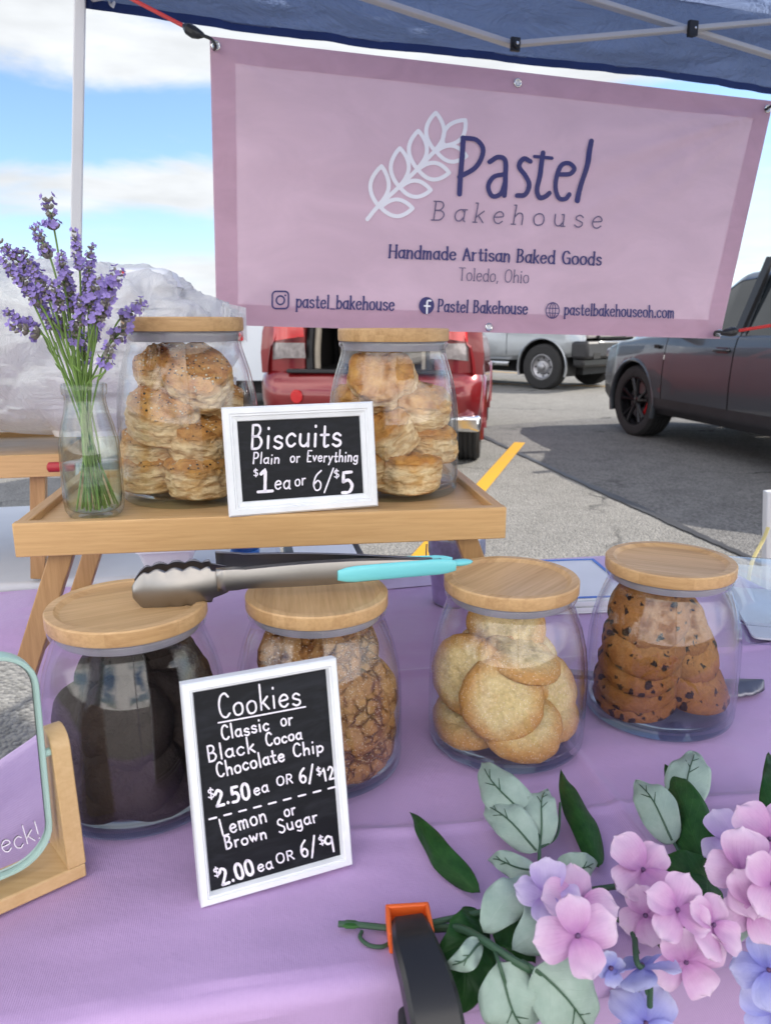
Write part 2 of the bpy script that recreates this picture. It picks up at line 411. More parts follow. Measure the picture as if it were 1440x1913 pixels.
def leafmat(name, c1, c2, kind='leaf', rough=.5, base=None):
    t = NT(name); v = t.co(); uv = t.n('ShaderNodeUVMap').outputs[0]; sp = t.n('ShaderNodeSeparateXYZ', {'Vector': uv})
    U, V = sp.outputs[0], sp.outputs[1]
    n1 = t.noise(v, 60, 4); n2 = t.noise(v, 220, 4)
    f = t.math('ADD', t.math('MULTIPLY', t.rng(n1, .3, .7), .75), t.math('MULTIPLY', t.math('SUBTRACT', n2, .5), .7), True)
    c = t.mix(f, c1, c2)
    au = t.math('ABSOLUTE', t.math('SUBTRACT', U, .5))
    if kind == 'leaf':
        ph = t.math('SUBTRACT', t.math('MULTIPLY', V, 9.0), t.math('MULTIPLY', au, 6.0))
        w = t.math('ABSOLUTE', t.math('SINE', t.math('MULTIPLY', ph, math.pi)))
        vein = t.math('MAXIMUM', t.rng(w, .0, .14, .8, 0), t.rng(au, .0, .018, 1, 0))
        c = t.mix(t.math('MULTIPLY', vein, .35), c, mul(c2, 1.25)); c = t.mix(t.rng(au, .44, .5, 0, .35), c, mul(c2, 1.3))
        h = t.math('ADD', t.math('MULTIPLY', vein, -.6), t.math('MULTIPLY', n2, .5)); d = .0010
    else:
        ph = t.math('ADD', t.math('MULTIPLY', U, 11.0), t.math('MULTIPLY', n1, 1.4))
        w = t.math('ABSOLUTE', t.math('SINE', t.math('MULTIPLY', ph, math.pi)))
        vein = t.math('MULTIPLY', t.rng(w, 0, .35, 1, 0), t.rng(V, .1, .95, 1, .2))
        edge = t.math('ADD', t.math('MULTIPLY', t.math('POWER', V, 1.6), .85), t.math('MULTIPLY', t.math('SUBTRACT', n1, .5), .8), True)
        c = t.mix(edge, t.mix(.35, c1, base), t.mix(.5, c2, (.86,.80,.88)))
        c = t.mix(t.rng(V, .0, .28, .75, 0), c, base); c = t.mix(t.math('MULTIPLY', vein, .16), c, base)
        h = t.math('ADD', t.math('MULTIPLY', vein, -.5), t.math('MULTIPLY', n2, .6)); d = .0009
    p = t.bsdf(c, rough, 0, .28, t.bump(h, .5, d))
    tl = t.n('ShaderNodeBsdfTranslucent', {'Color': c})
    return t.done(t.n('ShaderNodeMixShader', {0: .28, 1: p.outputs[0], 2: tl.outputs[0]}))
M['leaf_pale'] = leafmat('leaf_pale', (.35,.47,.40), (.47,.58,.51))
M['leaf_dark'] = leafmat('leaf_dark', (.014,.065,.016), (.04,.14,.03), 'leaf', .42)
M['petal_pink'] = leafmat('petal_pink', (.66,.36,.60), (.78,.52,.71), 'petal', .6, (.42,.16,.42))
M['petal_lilac'] = leafmat('petal_lilac', (.55,.42,.74), (.66,.54,.80), 'petal', .6, (.34,.20,.52))
M['petal_blue'] = leafmat('petal_blue', (.34,.38,.76), (.48,.54,.86), 'petal', .6, (.22,.20,.62))
M['petal_centre'] = plain('petal_centre', (.10,.04,.12), .6)
M['lavender'] = leafmat('lavender_petal', (.20,.135,.42), (.38,.30,.64), 'leaf', .6)
M['calyx'] = leafmat('lavender_calyx', (.20,.22,.12), (.32,.28,.28), 'leaf', .6)

# cookies and biscuits: browned at the rim / top by their own shape
def cookie_mat(name, mid, rim, speck=None, spk=0, sugar=0, bs=1.0, dark=None):
    t = NT(name); v = t.co()
    sp = t.n('ShaderNodeSeparateXYZ', {'Vector': v})
    rr = t.n('ShaderNodeVectorMath', {0: t.n('ShaderNodeCombineXYZ', {'X': sp.outputs[0], 'Y': sp.outputs[1]}).outputs[0]}, operation='LENGTH').outputs['Value']
    n1 = t.noise(v, 55, 5, .6); n2 = t.noise(v, 260, 4, .65)
    f = t.math('ADD', t.rng(rr, .024, .0425), t.math('MULTIPLY', t.math('SUBTRACT', n1, .5), 1.3), True)
    c = t.mix(f, mid, rim)
    c = t.mix(t.rng(n2, .35, .7), t.mix(1.0, c, (.74,.72,.68), 'MULTIPLY'), c)
    h = t.math('ADD', t.math('MULTIPLY', n1, .8), t.math('MULTIPLY', n2, .6))
    if dark:
        cr = t.n('ShaderNodeTexVoronoi', {'Vector': t.n('ShaderNodeVectorMath', {0: v, 1: t.n('ShaderNodeVectorMath', {0: t.n('ShaderNodeTexNoise', {'Vector': v, 'Scale': 70.0, 'Detail': 3}).outputs['Color'], 'Scale': .014}, operation='SCALE').outputs[0]}, operation='ADD').outputs[0], 'Scale': 75.0}, feature='DISTANCE_TO_EDGE').outputs[0]
        k = t.math('MULTIPLY', t.rng(cr, .02, .16, 1, 0), t.rng(t.noise(v, 40, 2), .42, .56))
        c = t.mix(k, c, dark); h = t.math('SUBTRACT', h, t.math('MULTIPLY', k, .9))
    if speck:
        wv = t.n('ShaderNodeVectorMath', {0: v, 1: t.n('ShaderNodeVectorMath', {0: t.n('ShaderNodeTexNoise', {'Vector': v, 'Scale': 120.0, 'Detail': 2}).outputs['Color'], 'Scale': .013}, operation='SCALE').outputs[0]}, operation='ADD').outputs[0]
        vo = t.voro(wv, spk); d = t.math('ADD', vo.outputs['Distance'], t.math('MULTIPLY', t.math('SUBTRACT', n2, .5), .5))
        sel = t.n('ShaderNodeTexWhiteNoise', {'Vector': vo.outputs['Position']}).outputs[0]
        k = t.math('MULTIPLY', t.rng(d, t.math('MULTIPLY', sel, .36), t.math('ADD', t.math('MULTIPLY', sel, .36), .07), 1, 0), t.rng(sel, .56, .6))
        c = t.mix(k, c, speck); h = t.math('ADD', h, t.math('MULTIPLY', k, .6))
    if sugar:
        sg = t.voro(v, 650); w = t.n('ShaderNodeTexWhiteNoise', {'Vector': sg.outputs['Position']}).outputs[0]
        k = t.math('MULTIPLY', t.rng(sg.outputs['Distance'], .18, .34, 1, 0), t.rng(w, 1-sugar, 1-sugar+.04))
        c = t.mix(t.math('MULTIPLY', k, .75), c, (.86,.80,.72))
    return t.done(t.bsdf(c, .78, 0, .25, t.bump(h, 1.0*bs, .0034), Subsurface_Weight=.0))
M['lemon'] = cookie_mat('lemon_cookie', (.74,.58,.29), (.58,.30,.085), sugar=.30)
M['chip'] = cookie_mat('chocolate_chip_cookie', (.36,.165,.048), (.25,.095,.025), (.022,.010,.007), 75, bs=1.1)
M['snick'] = cookie_mat('brown_sugar_cookie', (.46,.26,.11), (.38,.18,.06), sugar=.36, dark=(.16,.06,.02))
M['cocoa'] = cookie_mat('black_cocoa_cookie', (.034,.024,.021), (.018,.012,.011))

def biscuit_mat(name, seeds):
    t = NT(name); v = t.co(); sp = t.n('ShaderNodeSeparateXYZ', {'Vector': v})
    n1 = t.noise(v, 45, 5, .6); lay = t.noise(t.co((.45,.45,1.9)), 75, 5, .62, .8); n2 = t.noise(v, 300, 3)
    side = t.mix(t.rng(lay, .34, .56), (.42,.22,.075), (.80,.62,.35))  # crevice shade between the flaky layers is put into this colour
    side = t.mix(t.rng(n1, .5, .72), side, (.60,.36,.13))
    top = t.mix(t.rng(n1, .3, .68), (.38,.135,.025), (.66,.36,.10))
    zz = t.math('ADD', sp.outputs[2], t.math('MULTIPLY', t.math('SUBTRACT', n1, .5), .020))
    c = t.mix(t.rng(zz, .030, .0405), side, top)
    c = t.mix(t.rng(zz, .0045, .0005), c, (.48,.23,.07))
    h = t.math('ADD', t.math('MULTIPLY', lay, 1.1), t.math('MULTIPLY', n2, .3))
    if seeds:
        vo = t.voro(v, 210); sel = t.n('ShaderNodeTexWhiteNoise', {'Vector': vo.outputs['Position']}).outputs[0]
        k = t.math('MULTIPLY', t.math('MULTIPLY', t.rng(vo.outputs['Distance'], .26, .34, 1, 0), t.rng(sel, .5, .53)), t.rng(zz, .034, .042))
        c = t.mix(k, c, t.mix(t.rng(sel, .74, .76), (.05,.035,.025), (.80,.70,.50))); h = t.math('ADD', h, k)
    return t.done(t.bsdf(c, .72, 0, .3, t.bump(h, 1.0, .0045)))
M['biscuit'] = biscuit_mat('plain_biscuit', False)
M['biscuit_seed'] = biscuit_mat('everything_biscuit', True)

# ------------------------------------------------------------------ hand lettering: a stroke font (cap height 1, x-height .62)
G = {}
def g(ch, w, d): G[ch] = (w, d)
g('a', .56, 's.46 .5,.3 .62,.1 .5,.04 .28,.14 .05,.32 .03,.46 .2|l.48 .62,.48 .05,.55 0')
g('b', .56, 'l.08 1,.08 0|s.08 .4,.28 .62,.5 .45,.5 .18,.3 0,.08 .12')
g('c', .5, 's.46 .5,.3 .62,.1 .5,.04 .3,.12 .08,.3 0,.46 .12')
g('d', .58, 's.5 .45,.3 .62,.1 .5,.04 .28,.14 .05,.32 .0,.5 .15|l.5 1,.5 0')
g('e', .54, 's.06 .32,.3 .34,.48 .38,.44 .54,.28 .62,.1 .5,.04 .28,.14 .06,.32 0,.48 .12')
g('g', .56, 's.46 .5,.3 .62,.1 .5,.05 .3,.14 .08,.32 .06,.46 .22|s.48 .62,.48 .1,.46 -.2,.3 -.32,.08 -.22')
g('h', .56, 'l.08 1,.08 0|s.08 .36,.24 .58,.4 .58,.48 .4,.48 0')
g('i', .2, 'l.1 .62,.1 0|d.1 .85')
g('k', .52, 'l.08 1,.08 0|l.44 .6,.08 .25|l.2 .35,.48 0')
g('l', .2, 'l.1 1,.1 0')
g('m', .78, 'l.08 .62,.08 0|s.08 .4,.2 .6,.34 .58,.38 .4,.38 0|s.38 .4,.5 .6,.64 .58,.68 .4,.68 0')
g('n', .56, 'l.08 .62,.08 0|s.08 .38,.24 .6,.4 .58,.47 .4,.47 0')
g('o', .56, 'c.28 .62,.08 .5,.04 .3,.12 .06,.28 0,.46 .08,.52 .3,.46 .54')
g('p', .56, 'l.08 .62,.08 -.32|s.08 .42,.28 .62,.5 .48,.5 .18,.3 0,.08 .14')
g('r', .42, 'l.08 .62,.08 0|s.08 .36,.2 .58,.38 .6')
g('s', .48, 's.42 .52,.26 .62,.1 .54,.1 .4,.26 .32,.42 .24,.42 .08,.24 0,.06 .1')
g('t', .42, 's.2 .88,.2 .12,.28 0,.4 .06|l.02 .61,.4 .61')
g('u', .56, 's.06 .62,.06 .2,.18 .02,.34 .04,.46 .22|l.47 .62,.47 0')
g('v', .48, 'l.04 .62,.24 0,.44 .62')
g('w', .7, 'l.04 .62,.18 0,.34 .5,.5 0,.66 .62')
g('y', .54, 'l.06 .62,.27 .05|l.48 .62,.26 .05,.1 -.3')
g('A', .62, 'l.02 0,.3 1,.58 0|l.12 .35,.48 .35')
g('B', .62, 'l.08 1,.08 0|s.08 1,.36 .98,.46 .78,.34 .56,.08 .52|s.08 .52,.4 .5,.54 .28,.4 .04,.08 0')
g('C', .64, 's.58 .84,.4 1,.16 .88,.06 .5,.16 .12,.4 0,.6 .14')
g('E', .54, 'l.5 1,.08 1,.08 0,.5 0|l.08 .52,.42 .52')
g('G', .68, 's.6 .84,.4 1,.16 .88,.06 .5,.16 .12,.4 0,.6 .12|l.4 .46,.62 .46,.62 .04')
g('H', .7, 'l.08 1,.08 0|l.62 1,.62 0|l.08 .52,.62 .52')
g('L', .52, 'l.08 1,.08 0,.5 0')
g('O', .74, 'c.36 1,.12 .84,.05 .5,.12 .14,.36 0,.6 .14,.67 .5,.6 .86')
g('P', .58, 'l.08 1,.08 0|s.08 1,.4 .98,.52 .74,.4 .5,.08 .46')
g('R', .62, 'l.08 1,.08 0|s.08 1,.4 .98,.52 .74,.4 .5,.08 .48|l.28 .48,.58 0')
g('S', .58, 's.5 .86,.3 1,.1 .88,.1 .66,.3 .52,.5 .36,.5 .12,.28 0,.06 .12')
g('T', .62, 'l.02 1,.6 1|l.31 1,.31 0')
g('0', .56, 'c.28 1,.1 .84,.05 .5,.1 .14,.28 0,.46 .14,.51 .5,.46 .86')
g('1', .36, 'l.06 .8,.22 1,.22 0')
g('2', .56, 's.06 .78,.24 1,.46 .84,.4 .55,.06 0|l.06 0,.52 0')
g('5', .54, 'l.48 1,.12 1,.1 .56|s.1 .56,.34 .62,.5 .36,.38 .06,.06 .04')
g('6', .54, 's.42 .96,.16 .7,.06 .3,.2 .02,.42 .06,.46 .32,.28 .48,.08 .3')
g('9', .52, 's.46 .8,.28 1,.08 .82,.14 .56,.36 .56,.46 .8|l.46 .9,.42 0')
g('$', .54, 's.5 .86,.3 1,.1 .88,.1 .66,.3 .52,.5 .36,.5 .12,.28 0,.06 .12|l.29 1.16,.29 -.16')
g('/', .42, 'l.0 -.12,.4 1.1'); g('.', .2, 'd.1 .03'); g(',', .2, 'l.12 .05,.05 -.14')
g('_', .5, 'l.02 -.04,.46 -.04'); g('!', .2, 'l.1 1,.1 .3|d.1 .03'); g(' ', .36, '')
def glyph_strokes(ch):
    for part in G[ch][1].split('|'):
        if not part: continue
        kind = part[0]; pts = [tuple(float(x) for x in p.split()) for p in part[1:].split(',')]
        if kind == 'd': yield 'd', [pts[0], (pts[0][0], pts[0][1]+.03)]
        elif kind == 'l': yield 'l', pts
        else: yield kind, [(p[0], p[1]) for p in cat_rom([(x, y, 0) for x, y in pts], 5, kind == 'c')]
def jitter_rng(seed): return random.Random(seed)
class Ink:
    """ribbon lettering laid on a surface: F(px, py) gives the 3-D point of a photo pixel on that surface"""
    def __init__(s, F, even=True): s.F = F; s.mb = MB(); s.even = even
    def ribbon(s, pts, w, nib=0.0):
        # pts, w in photo pixels; dense, rounded at both ends
        P = [Vector((p[0], p[1])) for p in pts]; D = [P[0]]
        for a, b in zip(P, P[1:]):
            n = max(1, int((b-a).length/4.0))
            for k in range(1, n+1): D.append(a.lerp(b, k/n))
        if len(D) < 2: D.append(D[0]+Vector((.01, 0)))
        L = []; Rr = []
        for i, p in enumerate(D):
            t = D[min(i+1, len(D)-1)]-D[max(i-1, 0)]
            if t.length < 1e-6: t = Vector((1, 0))
            t.normalize(); nrm = Vector((-t.y, t.x))
            ww = w*(1-nib+nib*abs(t.y)**1.0)/2*(1 if nib or s.even else 1+.20*mn.noise(Vector((p.x*.13, p.y*.13, 4.2)))+.10*mn.noise(Vector((p.x*.5, p.y*.5, 1))))
            L.append(p+nrm*ww); Rr.append(p-nrm*ww)
        def cap(p, d, nrm, ww): return [p+nrm*ww*math.cos(a)+d*ww*math.sin(a) for a in [math.pi*k/6 for k in range(1, 6)]]
        t0 = (D[0]-D[1]).normalized() if (D[0]-D[1]).length > 0 else Vector((0, 1)); t1 = (D[-1]-D[-2]).normalized()
        c1 = cap(D[-1], t1, (L[-1]-D[-1]).normalized(), (L[-1]-D[-1]).length)
        c0 = cap(D[0], t0, (Rr[0]-D[0]).normalized(), (L[0]-D[0]).length)
        n = len(D); vs = []; fs = []
        for a, b in zip(L, Rr): vs += [s.F(a.x, a.y), s.F(b.x, b.y)]
        for i in range(n-1): fs.append((2*i, 2*i+1, 2*i+3, 2*i+2))
        o = len(vs); vs += [s.F(p.x, p.y) for p in c1]; fs.append([2*(n-1)]+list(range(o, o+len(c1)))+[2*(n-1)+1])
        o = len(vs); vs += [s.F(p.x, p.y) for p in c0]; fs.append([1]+list(range(o, o+len(c0)))+[0])
        s.mb.add(vs, fs)
    def text(s, string, p0, p1, cap, w, nib=0.0, serif=0.0, gap=.08, slant=0.0, wob=0.0, seed=1, xh=.62):
        rg = random.Random(seed)
        adv = 0; xs = []
        for ch in string: xs.append(adv); adv += G[ch][0]+gap
        adv -= gap
        p0 = Vector(p0); p1 = Vector(p1); e = (p1-p0); L = e.length; e.normalize(); up = Vector((e.y, -e.x)) 
        sx = L/adv
        for ch, x0 in zip(string, xs):
            dy = rg.uniform(-1, 1)*wob*cap; ds = 1+rg.uniform(-1, 1)*wob
            low = ch.islower()
            def T(x, y):
                if low: y = y*xh/.62 if y <= .62 else xh+(y-.62)*(1-xh)/.38
                return p0+e*((x0+x)*sx+slant*y*cap*ds)+up*(y*cap*ds+dy)
            for kind, pts in glyph_strokes(ch):
                q = [T(x, y) for x, y in pts]
                s.ribbon(q, w*(1.35 if kind == 'd' and nib else 1.0), nib)
                if serif and kind == 'l' and ch not in '/,_!':
                    for (x, y), (x2, y2) in ((pts[0], pts[1]), (pts[-1], pts[-2])):
                        if abs(x-x2) < .25 and abs(y-y2) > .25 and (abs(y) < .02 or abs(y-1) < .02 or abs(y-.62) < .02 or abs(y+.32) < .02):
                            l, r = serif, serif
                            if y > .5 and ch in 'bdhiklmnpru': r = 0.0
                            if ch in 'ad' and y < .1: l = 0
                            s.ribbon([T(x-l, y), T(x+r, y)], w*max(.5, 1-nib))
        return s
def inv_surface(Sf, px, py, u=.5, v=.5):
    for _ in range(14):
        a = PR(Sf(u, v)); ex, ey = px-a[0], py-a[1]
        if abs(ex)+abs(ey) < 1e-3: break
        h = 1e-4; b = PR(Sf(u+h, v)); c = PR(Sf(u, v+h))
        j = ((b[0]-a[0])/h, (c[0]-a[0])/h, (b[1]-a[1])/h, (c[1]-a[1])/h)
        det = j[0]*j[3]-j[1]*j[2]
        u += (j[3]*ex-j[1]*ey)/det; v += (-j[2]*ex+j[0]*ey)/det
    return u, v

# ------------------------------------------------------------------ ground
mb = MB(); mb.grid(lambda u, v: Vector(((u-.5)*1600, -200+v*1600, 0)), 8, 8)
tag(obj('ground', mb, M['asphalt'], smooth=0), 'worn grey asphalt of the parking lot', kind='structure')
def sheet(name, pts, z, m, label):
    mb = MB(); mb.add([(p[0], p[1], z) for p in pts], [tuple(range(len(pts)))])
    o = obj(name, mb, m, smooth=0); fixn(o); return tag(o, label, kind='structure')
crack_px = [(840, 790), (872, 801), (900, 815), (936, 832), (980, 853), (1060, 890), (1140, 926), (1220, 962), (1300, 999), (1380, 1035), (1460, 1072)]
cl = [PZ(x, y, 0) for x, y in crack_px]
sheet('asphalt_patch', [(c.x, c.y) for c in cl]+[(2.6, 2.2), (9, 2.6), (14, 9.5), (5.5, 10.6), (2.4, 9.7), (1.0, 8.95)], .004, M['asphalt_dark'], 'darker asphalt beyond the sealed crack')  # ground beyond the crack line gets a darker asphalt tone
mb = MB(); rg = random.Random(4)
vs = []; n = 60
dense = cat_rom(cl, 8)
for i, p in enumerate(dense):
    t = (dense[min(i+1, len(dense)-1)]-dense[max(i-1, 0)]).normalized(); nn = Vector((-t.y, t.x, 0)); w = .028+.022*fbm(p*1.7)+.01*mn.noise(p*14)
    w = max(.006, w*(.35 if i < 14 else 1))
    vs += [p+nn*w+Vector((0,0,.008)), p-nn*w+Vector((0,0,.008))]
mb.add(vs, [(2*i, 2*i+1, 2*i+3, 2*i+2) for i in range(len(dense)-1)])
tag(obj('crack_sealer', mb, M['sealer'], smooth=0), 'black tar strip sealing a long crack', kind='structure')
a, b, c_, d = PZ(959, 828, 0), PZ(982, 828, 0), PZ(902, 926, 0), PZ(884, 912, 0)
dd = ((c_+d)/2-(a+b)/2).normalized(); nn = Vector((dd.y, -dd.x, 0)); mid = (a+b)/2; hw = .055
sheet('parking_line', [mid+nn*hw, mid-nn*hw, mid-nn*hw+dd*5.4, mid+nn*hw+dd*5.4], .009, M['yellow_paint'], 'yellow painted parking line')
for px, py, px2, py2, w in ((880, 716, 1160, 723, .06), (915, 694, 1010, 700, .05), (850, 640, 1100, 655, .05)):
    a, b = PZ(px, py, 0), PZ(px2, py2, 0); t = (b-a).normalized(); nn = Vector((-t.y, t.x, 0))*w
    sheet('parking_line', [a-nn, b-nn, b+nn, a+nn], .005, M['yellow_paint'], 'yellow painted parking line')

# ------------------------------------------------------------------ table with the lilac cloth
TYAW = R(10.5); TE1 = Vector((math.cos(TYAW), math.sin(TYAW), 0)); TE2 = Vector((-math.sin(TYAW), math.cos(TYAW), 0)); TO = Vector((.012, .470, 0))
TZ = .74; DEP = .92; UL, UR = -1.15, .80
def front_y(x): return TO.y+(x-TO.x)*math.tan(TYAW)
RAD = .014
segs = []   # (v, z, region) profile along depth
for k in range(60): segs.append((-RAD, .06+(TZ-RAD-.06)*(1-(1-k/60)**2.2), 0))
for k in range(9): a = math.pi/2*k/8; segs.append((-RAD*math.cos(a), TZ-RAD+RAD*math.sin(a), 1))
for k in range(1, 240): segs.append((DEP*k/240, TZ, 2))
for k in range(9): a = math.pi/2*k/8; segs.append((DEP+RAD*math.sin(a), TZ-RAD+RAD*math.cos(a), 1))
for k in range(1, 12): segs.append((DEP+RAD, TZ-RAD-.62*k/11, 3))
NU = 460
def crease(x, c, w): return math.exp(-((x-c)/w)**2)
def cloth_pt(i, j):
    u = UL+(UR-UL)*i/NU; v, z, rgn = segs[j]
    p = TO+TE1*u+TE2*v
    if rgn in (1, 2):
        h = .0024*fbm(Vector((u*3.1, v*4.3, 1.7)), 3)+.0052*(1-2.4*abs(mn.noise(Vector((u*4.2+v*2.2, v*6-u*1.4, 6.1)))))*max(0, fbm(Vector((u*2.3, v*2.9, 9)), 2)+.25)
        h += .0046*crease(v+.012*mn.noise(Vector((u*5, 0, 3))), .155-.05*u, .006)*(1 if u > .02 else max(0, 1+u*6-.12))
        h += .0040*crease(v+.01*mn.noise(Vector((u*4, 0, 8))), .47, .008)
        h += .0040*crease(u+.01*mn.noise(Vector((0, v*5, 5))), .245, .006)
        h += .0012*crease(u*.92+v*.35, .30, .02)*crease(v, .25, .2)
        h += .0011*crease(u*.8-v*.5, -.35, .03)
        z += h*(1 if rgn == 2 else .5)
        if rgn == 1 and v < 0:
            # soft rolled bulges where the cloth turns down over the edge
            z += .003*fbm(Vector((u*9, 2, 0)), 2); p += TE2*(-.004*mn.noise(Vector((u*13, 7, 0))))
    if rgn in (0, 3):
        f = min(1, (TZ-RAD-z)/.5); s = -1 if rgn == 0 else 1
        wv = .022*math.sin(u*15+1.2*math.sin(u*4.2))+.012*math.sin(u*41+3*mn.noise(Vector((u*3, z*2, 0))))+.012*fbm(Vector((u*8, z*3, 4)), 3)
        p += TE2*(s*(wv*f+.012*f))
        if rgn == 0:
            dd_ = TZ-RAD-z   # the cloth hugs the thick table edge, then falls back under it
            g_ = min(1, max(0, (dd_-.026)/.02)); p += TE2*(.022*g_*g_*(3-2*g_)+.28*min(.35, max(0, dd_-.03))+.003*math.sin(u*23+2*math.sin(u*7))*min(1, dd_/.02))
        p += TE1*(.01*f*math.sin(u*22+1))
    return Vector((p.x, p.y, z))
mb = MB(); nvv = len(segs)
vs = [cloth_pt(i, j) for j in range(nvv) for i in range(NU+1)]
mb.add(vs, [(j*(NU+1)+i, j*(NU+1)+i+1, (j+1)*(NU+1)+i+1, (j+1)*(NU+1)+i) for j in range(nvv-1) for i in range(NU)])
# end drops
for ui, sgn in ((0, -1), (NU, 1)):
    top = [vs[j*(NU+1)+ui] for j in range(60, nvv-11)]
    lo = [Vector((p.x, p.y, .08))+TE1*sgn*(.04+.02*math.sin(k*.35)) for k, p in enumerate(top)]
    mb.add(top+lo, [(k, k+1, len(top)+k+1, len(top)+k) for k in range(len(top)-1)])
tag(obj('tablecloth', mb, M['cloth'], smooth=80), 'lilac polyester tablecloth draped over the front market table', 'tablecloth')

# ------------------------------------------------------------------ canopy tent
CY = R(19); CE = Vector((math.cos(CY), math.sin(CY), 0)); CI = Vector((math.sin(CY), -math.cos(CY), 0))
C0 = Vector((-.747, 2.157, 0)); VB = 1.965; EV = 2.21; SZ = 3.0
tent = thing('canopy_tent', 'blue pop-up canopy tent on white legs sheltering the stall', 'canopy tent', (C0.x, C0.y, 0), CY)
# tent-local axes: x along the far edge, y away from the camera (stall lies at negative y)
apex = Vector((SZ/2, -SZ/2, 2.95))
def roof_pt(a, b, k):
    pass
mb = MB(); cs = [Vector((0,0,EV)), Vector((SZ,0,EV)), Vector((SZ,-SZ,EV)), Vector((0,-SZ,EV))]
for q in range(4):
    A, B = cs[q], cs[(q+1) % 4]
    def fn(u, v, A=A, B=B):
        e = A.lerp(B, u); p = e.lerp(apex, v); sag = -.05*math.sin(math.pi*u)*(1-v)*math.sin(math.pi*min(1, v+.25))
        p.z += sag+.028*fbm(Vector((p.x*2.5, p.y*4.5, 2)), 5)*min(1, 6*v)*(1 if .02 < u < .98 else 0); return p
    mb.grid(fn, 48, 30)
obj('roof_fabric', mb, M['canopy'], tent, smooth=80)
mb = MB()
for q in range(4):
    A, B = cs[q], cs[(q+1) % 4]; outn = ((A+B)/2-Vector((SZ/2, -SZ/2, EV))).normalized()
    def fn(u, v, A=A, B=B, outn=outn):
        p = A.lerp(B, u); p.z = EV-(EV-VB)*v; p += outn*(.03*v*math.sin(u*9)*.4+.028*fbm(Vector((u*7+v*1.5, v*3.2, q)), 5)*(.3+v)); return p
    mb.grid(fn, 140, 20)
val = obj('valance', mb, M['canopy'], tent, smooth=80)
mb = MB()
for q in range(4):
    A, B = cs[q], cs[(q+1) % 4]; outn = ((A+B)/2-Vector((SZ/2, -SZ/2, EV))).normalized()
    def fn(u, v, A=A, B=B, outn=outn):
        p = A.lerp(B, u); p.z = VB+.006-.022*v; p += outn*(.012*math.sin(u*9)+.028*fbm(Vector((u*7+1.5, 3.2, q)), 5)*1.3-.002); return p
    mb.grid(fn, 140, 2)
obj('hem_band', mb, M['canopy_edge'], val, smooth=80)
for lx, ly in ((.02, -.02), (SZ-.02, -.02), (SZ-.02, -SZ+.02), (.02, -SZ+.02)):
    ln = Vector((-.105, -.02, -1)) if lx < 1 and ly > -1 else Vector((.02, 0, -1))   # the legs stand slightly splayed
    T0 = Vector((lx, ly, 2.24)); at_ = lambda z: T0+ln*(2.24-z)
    mb = MB(); mb.bar(at_(.02), T0, .027, .027, up=(0, 1, 0)); mb.bar(at_(.02), at_(.88), .034, .034, up=(0, 1, 0))
    leg = obj('leg', mb, M['white_metal'], tent, bevel=.003)
    mb = MB(); mb.box(at_(.006), (.09, .09, .012)); mb.box(at_(.045), (.04, .04, .08))
    obj('foot_plate', mb, M['white_metal'], leg, bevel=.002)
    mb = MB(); mb.box(at_(2.20), (.045, .045, .06)); obj('corner_bracket', mb, M['black_plastic'], leg, bevel=.003)
    mb = MB(); mb.box(at_(2.02), (.04, .04, .05)); obj('slider_bracket', mb, M['black_plastic'], leg, bevel=.003)
cn = CI
def TE(px, py, off=.06):
    o = C0+cn*off; d = ray(px, py); c = Vector((0, 0, CAMZ)); t = (o-c).dot(cn)/d.dot(cn); return c+d*t
def tbar(p0, p1, off):
    mb = MB(); mb.bar(TE(*p0, off), TE(*p1, off), .014, .029, up=CI); return obj('truss_bar', mb, M['white_metal'], tent, world=True, bevel=.003)
tbar((430, -87), (962, 85), .060); tbar((956, 83), (1660, 21), .078); tbar((1045, -18), (1640, 165), .058); tbar((170, -5), (470, -60), .06)
mb = MB(); q = TE(962, 83, .095); r3 = Matrix((CE, Vector((0,0,1)), CI)).transposed().to_3x3()
mb.box(q, (.028, .036, .012), 0, r3); mb.tube([q, q+CI*.012], .012, 14, 0); mb.tube([q+CI*.012, q+CI*.016], .005, 8, 1)
obj('truss_joint', mb, [M['black_plastic'], M['grommet']], tent, world=True, bevel=.002)
mb = MB(); q = TE(1293, 53, .098); mb.box(q, (.032, .042, .014), 0, r3); mb.box(q+CE*-.004+Vector((0,0,-.018)), (.022, .012, .014), 0, r3); mb.tube([q+CI*.006+CE*.004, q+CI*.011+CE*.004], .004, 8, 1)
obj('truss_joint', mb, [M['black_plastic'], M['grommet']], tent, world=True, bevel=.002)
# little white tie by the left corner
mb = MB(); mb.tube(cat_rom([TE(203, 0, .03), TE(208, 10, .05), TE(214, 4, .06), TE(211, 14, .06)], 5), .003, 6)
obj('tie', mb, M['white_plastic'], tent, world=True)

